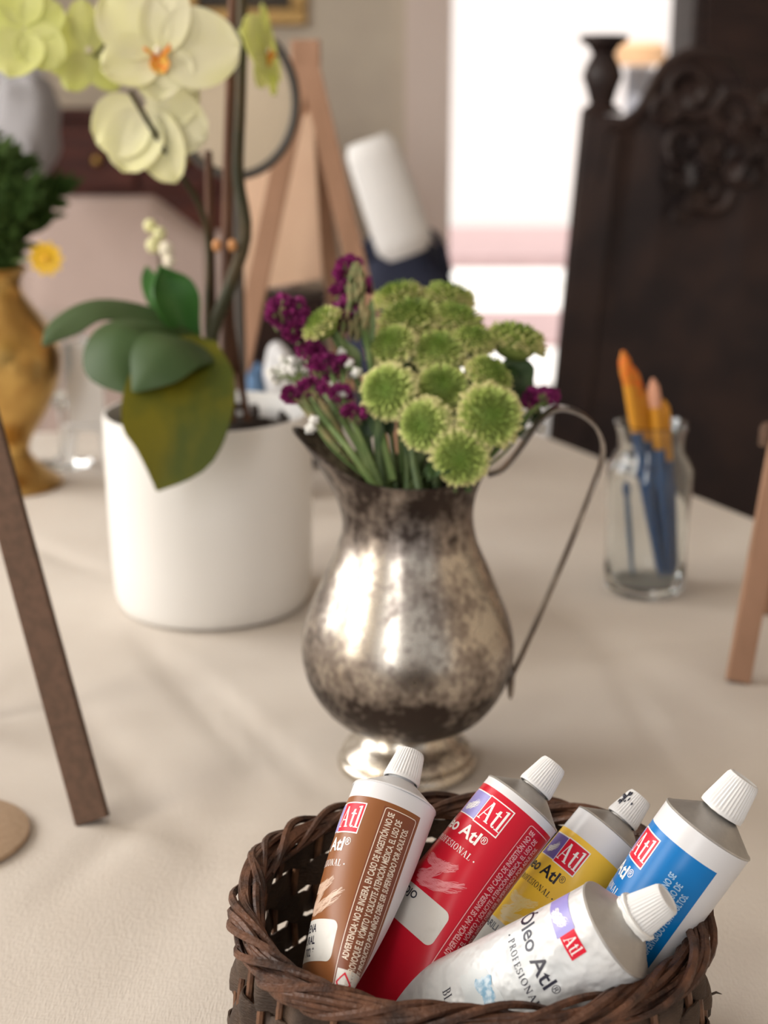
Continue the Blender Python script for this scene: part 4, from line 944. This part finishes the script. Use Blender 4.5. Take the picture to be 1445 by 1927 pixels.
t = thing('paintbrush', 'thin grey blue brush standing alone at the left inside the jar', 'paintbrush', p0, 'brushes in the glass jar'); d = p1-p0
part('handle', MB().sweep([p0, p0+d*.5, p0+d*.85], [.0015, .0024, .0022], 10), mat('grey_blue_handle', (.10, .17, .27), .4), t); part('bristles', MB().sweep([p0+d*.85, p0+d*.93, p1], [.0024, .0034, .001], 10), m_bl, t)

# ================================================================== BRASS VASE WITH GREENERY (left edge)
m_br = mat('brass', (.62, .40, .13), .28, metal=1, col2=(.48, .29, .09), scale=30)
VC = onz(20, 912); VC.z = TZ
t = thing('brass_vase', 'golden brass footed vase with green foliage at the left edge', 'vase', VC)
vp = [(.001, .0), (.054, 0), (.055, .003), (.050, .008), (.036, .018), (.024, .032), (.0225, .042), (.028, .055), (.043, .078), (.055, .105), (.0605, .13), (.058, .150), (.047, .172), (.034, .190), (.0265, .202), (.0250, .212), (.0285, .222), (.0330, .226), (.0315, .2265), (.0230, .212), (.001, .15)]
q = spl([(a, 0, c) for a, c in vp[1:]], 70); part('body', MB().lathe([(.001, 0)]+[(max(.0005, p.x), p.z) for p in q], VC, 72, cap=False), m_br, t, ang=60)
m_fern = mat('fern_green', (.028, .062, .010), .7, spec=.2, col2=(.05, .09, .018), scale=30, trans=.2)
rg = random.Random(9)
for k in range(9):
    t = thing('foliage_sprig', 'feathery dark green sprig standing in the brass vase', 'foliage', VC+Vector((0, 0, .16)), 'green sprigs in the brass vase')
    a0 = VC+Vector((0, 0, .17)); tip = VC+Vector((-.07+.0165*k+rg.uniform(-.01, .01), rg.uniform(-.04, .04), rg.uniform(.315, .355)-.008*abs(k-4))); sp = spl([a0, VC+Vector((0, 0, .222))+(tip-a0)*.03, a0.lerp(tip, .6)+Vector((0, 0, .02)), tip], 22)
    part('stem', MB().sweep(sp, .0013, 6), m_stem, t); b = MB()
    for i in range(6, 23):
        for s_ in range(7):
            dr = Vector((rg.uniform(-1, 1), rg.uniform(-1, 1), rg.uniform(-.1, 1))).normalized(); leaf_sheet(b, sp[i], sp[i]+dr*.026, .0042, (0, -1, .2), n=4, m=2, th=.0002)
    part('leaf', b, m_fern, t)
yc = aty(88, 486, 1.42); t = thing('yellow_flower', 'small yellow flower at the right of the green sprigs in the brass vase', 'flower', VC+Vector((0, 0, .2)))
part('stem', MB().sweep(spl([VC+Vector((0.01, 0, .19)), VC+Vector((.015, -.005, .23)), yc], 10), .0012, 6), m_stem, t)
b = MB(); 
for k in range(10):
    a = .628*k; leaf_sheet(b, yc, yc+Vector((math.cos(a)*.018, -.003, math.sin(a)*.018)), .006, (0, -1, 0), n=5, m=3)
part('petals', b, mat('yellow_petal', (.82, .52, .02), .5, trans=.2), t); part('centre', MB().ball(yc+Vector((0, -.003, 0)), .004, 10, 6), mat('yellow_centre', (.7, .38, .02), .6), t)
# stemmed glass beside the vase
GC = onz(122, 872); GC.z = TZ; t = thing('wine_glass', 'tall clear stemmed glass between the brass vase and the orchid pot', 'glass', GC)
go = [(.0, 0), (.030, 0), (.031, .0012), (.012, .004), (.004, .012), (.0034, .05), (.0045, .062), (.016, .074), (.027, .092), (.031, .115), (.0305, .145), (.0275, .170), (.0268, .170), (.0296, .145), (.0300, .115), (.026, .093), (.015, .0765), (.0, .07)]
part('glass_body', MB().lathe(go, GC, 48, cap=False), m_gl, t, ang=70)
# little white easel card
t = thing('white_easel', 'small white painted easel frame standing behind the stemmed glass', 'easel', aty(165, 830, 1.56)); z0 = TZ
ax_ = aty(160, 640, 1.56)
l1 = aty(125, 840, 1.54); l1.z = z0; l2 = aty(205, 840, 1.54); l2.z = z0; l3 = Vector((ax_.x, 1.64, z0))
for a, nm in ((l1, 'leg'), (l2, 'leg'), (l3, 'rear_leg')): part(nm, MB().bar(a, ax_, .010, .006, -CD), m_white, t, smooth=False)
part('ledge', MB().box((ax_.x, 1.54, TZ+.045), (.05, .016, .006)), m_white, t, smooth=False)
t = single('white_card', MB().box((ax_.x+.002, 1.535, TZ+.095), (.040, .003, .09)), m_white, 'blank white card propped on the small white easel', 'card', loc=(ax_.x, 1.535, TZ+.048), smooth=False)
# blue and white folded napkin behind the pot
nb = aty(505, 690, 1.42); t = thing('folded_cloth', 'blue and white folded cloth standing between orchid pot and flowers', 'cloth', (nb.x, 1.42, TZ)); m_nb = mat('denim_blue', (.10, .19, .34), .8); m_nw = mat('white_cotton', (.72, .73, .76), .85)
def puff(c, d, seed, amp=.15, n=28, m=18):
    b = MB(); P = []
    for i in range(m+1):
        th = math.pi*i/m; row = []
        for k in range(n):
            a = 2*math.pi*k/n; v = Vector((math.sin(th)*math.cos(a), math.sin(th)*math.sin(a), math.cos(th))); v = Vector([math.copysign(abs(q)**.75, q) for q in v]); g = 1+amp*noise.noise(v*2+Vector((seed, 0, 0)))
            row.append((c[0]+v.x*d[0]*g, c[1]+v.y*d[1]*g, c[2]+v.z*d[2]*g))
        P.append(row)
    return b.grid(P, 0, cv=True)
part('blue_fold', puff((nb.x-.013, 1.42, TZ+.065), (.012, .02, .068), 1), m_nb, t); part('white_fold', puff((nb.x+.010, 1.425, TZ+.075), (.018, .02, .078), 2), m_nw, t)

# ================================================================== BACKGROUND FURNITURE
m_pinkf = mat('dusty_pink_upholstery', (.42, .325, .29), .95, col2=(.38, .29, .255), scale=5)
# upholstered armchair
ac = aty(190, 600, 2.35); t = thing('armchair', 'dusty pink upholstered armchair with a rounded back at the left', 'armchair', (ac.x, 2.45, 0))
def rbox(b, c, d, r=.04):
    return b.box(c, d)
zt = aty(180, 372, 2.35).z; xl = aty(55, 400, 2.35).x; xr = aty(300, 400, 2.35).x
b = MB(); P = []
for i in range(25):
    f = i/24; x = xl-.02+(xr-xl+.09)*f; h = zt-.02*max(0, (f-.72)/.28)**1*3.2 - .03*max(0, (.12-f)/.12); P.append([(x, 2.35-.03*math.sin(math.pi*f), .42), (x, 2.33, (h+.42)/2), (x, 2.35, h-.03), (x, 2.37, h-.005), (x, 2.40, h), (x, 2.44, h-.01), (x, 2.46, h-.04), (x, 2.46, .42)])
b.grid(P, 0, cv=True); b.fan(P[0], P[0][1]); b.fan(P[-1], P[-1][1]); part('backrest', b, m_pinkf, t)
cx = (xl+xr)/2+.03; 
part('seat', MB().box((cx, 2.66, .40), (xr-xl+.12, .52, .16)), m_pinkf, t, bevel=.03)
for sx in (xl-.03, xr+.10): part('armrest', MB().box((sx, 2.64, .5), (.09, .5, .24)), m_pinkf, t, bevel=.03)
for sx in (xl, xr+.06):
    for sy in (2.42, 2.86): part('leg', MB().lathe([(.015, 0), (.024, .33)], (sx, sy, 0), 12), m_dark, t)
# second, lower back right of it (sofa)
t = thing('bench_seat', 'pale pink upholstered bench behind the orchid stem', 'bench', (aty(420, 500, 3.05).x, 3.15, 0)); zt2 = aty(420, 435, 3.05).z; x0 = aty(280, 450, 3.05).x; x1 = aty(560, 450, 3.05).x
part('backrest', MB().box(((x0+x1)/2, 3.04, (zt2+.4)/2), (x1-x0, .10, zt2-.4)), m_pinkf, t, bevel=.03); part('seat', MB().box(((x0+x1)/2, 3.26, .38), (x1-x0, .4, .14)), m_pinkf, t, bevel=.03)
for sx in (x0+.04, x1-.04):
    for sy in (3.06, 3.42): part('leg', MB().box((sx, sy, .155), (.035, .035, .31)), m_dark, t)
# dark sideboard
m_mah = mat('mahogany', (.085, .024, .016), .5, spec=.2, col2=(.05, .014, .011), scale=6, stretch=(1, 1, 5))
SY = 3.6; zt = aty(200, 205, SY).z; x0 = aty(-60, 300, SY).x; x1 = aty(430, 300, SY).x; t = thing('sideboard', 'dark mahogany sideboard against the wall behind the orchid', 'sideboard', ((x0+x1)/2, SY+.2, 0))
part('carcass', MB().box(((x0+x1)/2, SY+.22, zt/2+.03), (x1-x0, .42, zt-.10)), m_mah, t, bevel=.005); part('top', MB().box(((x0+x1)/2, SY+.21, zt-.012), (x1-x0+.05, .47, .026)), m_mah, t, bevel=.006)
for k in range(3):
    xc = x0+(x1-x0)*(k+.5)/3; w = (x1-x0)/3-.03
    dr = part('drawer', MB().box((xc, SY, zt-.12), (w, .02, .14)), m_mah, t, bevel=.004); dr['_o'] = tuple(t.location); part('knob', MB().ball((xc, SY-.02, zt-.12), .014, 12, 8), m_br, dr)
    dd = part('cabinet_door', MB().box((xc, SY, zt-.52), (w, .02, .6)), m_mah, t, bevel=.004); dd['_o'] = tuple(t.location); part('knob', MB().ball((xc+w*.4, SY-.02, zt-.5), .012, 12, 8), m_br, dd)
for sx in (x0+.05, x1-.05): part('foot', MB().lathe([(.02, 0), (.035, .04), (.03, .085)], (sx, SY+.2, 0), 14), m_mah, t)
# white lamp on the sideboard
lc = aty(30, 205, SY+.15); lc.z = zt; t = thing('table_lamp', 'grey white table lamp shade at the far left above the dark sideboard', 'lamp', (lc.x, SY+.18, zt+.001))
part('lamp_shade', MB().lathe([(.078, .01), (.066, .115), (.0645, .115), (.0765, .01)], (lc.x, SY+.18, zt-.009), 40, cap=False), m_nw, t); part('base', MB().lathe([(.03, 0), (.032, .01), (.014, .03), (.01, .07), (.008, .1)], (lc.x, SY+.18, zt+.001), 20), m_white, t)
# pale vertical cloth below the lamp (throw over armchair side)
b = puff((aty(38, 250, 2.2).x, 2.25, aty(38, 235, 2.2).z), (.045, .06, .075), 7); single('grey_cushion', b, mat('grey_cotton', (.30, .29, .30), .9), 'pale grey cushion at the left edge above the foliage', 'cushion', loc=(aty(38, 250, 2.2).x, 2.25, aty(38, 300, 2.2).z))
# gilt picture frames on the wall
m_gilt = mat('gilt_wood', (.42, .26, .09), .4, metal=.6); m_pic = mat('dark_canvas', (.05, .04, .03), .6, col2=(.12, .09, .05), scale=5)
def picture(px0, px1, py0, py1, label):
    a = aty(px0, py0, YW-.03); c = aty(px1, py1, YW-.03); t = thing('framed_picture', label, 'picture', ((a.x+c.x)/2, YW-.02, c.z)); w = .05
    for (x0, z0, x1, z1) in ((a.x, a.z-w, c.x, a.z), (a.x, c.z, c.x, c.z+w), (a.x, c.z+w, a.x+w, a.z-w), (c.x-w, c.z+w, c.x, a.z-w)): part('frame_rail', MB().box(((x0+x1)/2, YW-.02, (z0+z1)/2), (x1-x0, .036, z1-z0)), m_gilt, t, smooth=False, bevel=.006)
    part('canvas', MB().box(((a.x+c.x)/2, YW-.012, (a.z+c.z)/2), (c.x-a.x-w, .01, a.z-c.z-w)), m_pic, t, smooth=False)
picture(330, 578, -260, 48, 'dark picture in a gilt frame, its lower right corner beside the orchid stem')
picture(-240, 42, -260, 110, 'gilt framed picture at the top left corner behind the blooms')
# navy bag with white roll
m_navy = mat('navy_cloth', (.012, .016, .04), .8); m_roll = mat('white_canvas', (.70, .69, .68), .7)
NYY = 2.1; t = thing('side_chair', 'dark wooden chair hidden behind the flowers carrying the navy bag', 'chair', (aty(750, 600, NYY).x, NYY+.1, 0)); cxn = aty(750, 600, NYY).x
part('seat', MB().box((cxn, NYY+.12, .62), (.30, .32, .03)), m_dark, t, bevel=.006)
for sx in (-.13, .13):
    for sy in (-.02, .26): part('leg', MB().bar((cxn+sx, NYY+sy, 0), (cxn+sx, NYY+sy, .61), .03, .03, (0, 1, 0)), m_dark, t, smooth=False)
zt = aty(750, 455, NYY).z; b = puff((cxn+.005, NYY+.08, (zt+.635)/2), (.085, .07, (zt-.635)/2), 5, .12); t = thing('navy_bag', 'dark navy blue cloth bag behind the flowers', 'bag', (cxn, NYY+.08, .635)); part('bag_body', b, m_navy, t)
part('strap', MB().sweep(spl([(cxn-.06, NYY+.05, zt-.04), (cxn-.03, NYY+.02, zt+.01), (cxn+.05, NYY+.02, zt+.01), (cxn+.075, NYY+.05, zt-.05)], 16), .006, 8), m_navy, t)
ra_ = aty(692, 262, NYY-.02); rb = aty(768, 480, NYY-.02)
b = MB(); d = (rb-ra_); s = d.cross(Vector((0, 1, 0))).normalized(); P = []
for i in range(13):
    f = i/12; w = .040*(.92+.1*math.sin(f*2))*min(1, .80+f*3, .7+(1-f)*4); c = ra_+d*f; P.append([c+s*(w*math.cos(a))*1.0+Vector((0, w*.55*math.sin(a), 0)) for a in [2*math.pi*k/28 for k in range(28)]])
b.grid(P, 0, cv=True); b.fan(P[0], ra_); b.fan(P[-1], rb)
single('white_pillow_roll', b, m_roll, 'white rolled canvas leaning out of the navy bag', 'roll', loc=tuple(rb))
# dark carved high-back settle on the right
SYY = 2.3; m_carv = mat('carved_dark_oak', (.016, .010, .010), .45, spec=.3, col2=(.032, .018, .015), scale=10, bump=.5, bscale=70)
t = thing('carved_settle', 'tall dark carved wooden settle with a finial post and arched crest at the right', 'settle', (aty(1300, 500, SYY).x, SYY+.2, 0))
pa = aty(1131, 215, SYY); pbm = Vector((pa.x-.075, SYY, 0.0))
part('post', MB().bar(pbm, pa, .058, .05, (0, 1, 0)), m_carv, t, smooth=False, bevel=.004)
fz = aty(1131, 66, SYY).z; fh = fz-pa.z
part('finial', MB().lathe([(.030, 0), (.032, fh*.05), (.018, fh*.14), (.024, fh*.32), (.031, fh*.48), (.026, fh*.62), (.017, fh*.76), (.024, fh*.86), (.036, fh*.92), (.037, fh*.99), (.03, fh)], (pa.x, SYY, pa.z), 28), m_carv, t)
# crest outline as a thick carved board
xr = aty(1560, 500, SYY).x; ol = [(1140, 225), (1165, 222), (1195, 205), (1215, 175), (1232, 140), (1252, 112), (1285, 92), (1325, 90), (1362, 104), (1390, 130), (1402, 165), (1420, 190), (1450, 175), (1480, 150), (1560, 140)]
top = [aty(x, y, SYY) for x, y in ol]; topi = spl(top, 60); P = []
for p in topi: k0 = .075*max(0, 1-len(P)/14); P.append([(p.x-k0, SYY-.012, .45), (p.x-k0*.6, SYY-.016, p.z*.5+.22), (p.x, SYY-.018, p.z-.03), (p.x, SYY-.03, p.z-.012), (p.x, SYY-.018, p.z), (p.x, SYY+.02, p.z), (p.x-k0, SYY+.02, .45)])
b = MB().grid(P, 0, cv=True); b.fan(P[0], P[0][1]); b.fan(P[-1], P[-1][1]); 
part('back_panel', b, m_carv, t)
b = MB(); rg = random.Random(8)
for (cx_, cy_, r_, tn) in ((1300, 165, 62, 2.2), (1375, 215, 50, -2), (1290, 270, 55, 1.8), (1400, 320, 48, -2.2), (1330, 360, 45, 2), (1430, 250, 40, 2), (1250, 210, 34, -2)):
    pts = []
    for i in range(40):
        a = i/39*tn*math.pi*1.3; q_ = r_*(1-i/39*.85); pts.append(aty(cx_+q_*math.cos(a), cy_+q_*math.sin(a), SYY-.022))
    b.sweep(pts, [.011*(1-.4*i/39) for i in range(40)], 8)
for k in range(16):
    x, y = rg.uniform(1260, 1440), rg.uniform(120, 400); a = aty(x, y, SYY-.02); e = aty(x+rg.uniform(-55, 55), y+rg.uniform(-50, 50), SYY-.036); leaf_sheet(b, a, e, .018, (0, -1, 0), th=.006, fold=.3)
part('carving', b, m_carv, t, label='carved scrolls and leaves')
part('seat', MB().box(((pa.x+xr)/2, SYY+.24, .45), (xr-pa.x+.06, .46, .04)), m_carv, t, bevel=.006)
part('post', MB().bar((xr+.03, SYY, 0), (xr+.03, SYY, pa.z), .058, .05, (0, 1, 0)), m_carv, t, smooth=False, bevel=.004)
for sx in (pa.x, xr): part('leg', MB().lathe([(.02, 0), (.03, .1), (.022, .25), (.032, .43)], (sx, SYY+.44, 0), 16), m_carv, t)
# dark wardrobe behind the settle
WY = 3.6; x0 = aty(1258, 100, WY+.32).x; t = thing('wardrobe', 'very dark wardrobe behind the carved settle at the upper right', 'wardrobe', (x0+.4, WY+.25, 0))
part('carcass', MB().box((x0+.45, WY+.17, 1.15), (.9, .3, 2.1)), m_dark, t, bevel=.01); part('cornice', MB().box((x0+.45, WY+.16, 2.24), (.98, .36, .08)), m_dark, t, bevel=.01)
for k in (0, 1):
    dd = part('wardrobe_door', MB().box((x0+.23+.44*k, WY+.008, 1.12), (.42, .02, 1.9)), m_dark, t, bevel=.004); dd['_o'] = tuple(t.location); part('handle', MB().ball((x0+.40+.1*k, WY-.018, 1.15), .014, 12, 8), m_br, dd)
    part('foot', MB().box((x0+.08+.74*k, WY+.17, .05), (.1, .2, .1)), m_dark, t)
# lantern seen outside between finial and crest
m_lan = mat('lantern_shade', (.80, .50, .28), .6); ll = aty(1205, 102, 6.0); t = thing('wall_lantern', 'warm tan lantern outdoors seen between the finial and the crest', 'lantern', (ll.x, 6.0, 0)); 
part('lamp_shade', MB().lathe([(.001, 0), (.105, .005), (.10, .075), (.08, .09), (.001, .095)], (ll.x, 6.0, ll.z-.045), 28), m_lan, t); part('post', MB().lathe([(.10, 0.0), (.10, .02), (.055, .06), (.055, ll.z-.05)], (ll.x, 6.0, 0), 20), mat('grey_metal_post', (.36, .37, .42), .6), t)
for o in bpy.data.objects:
    if '_o' in o: del o['_o']
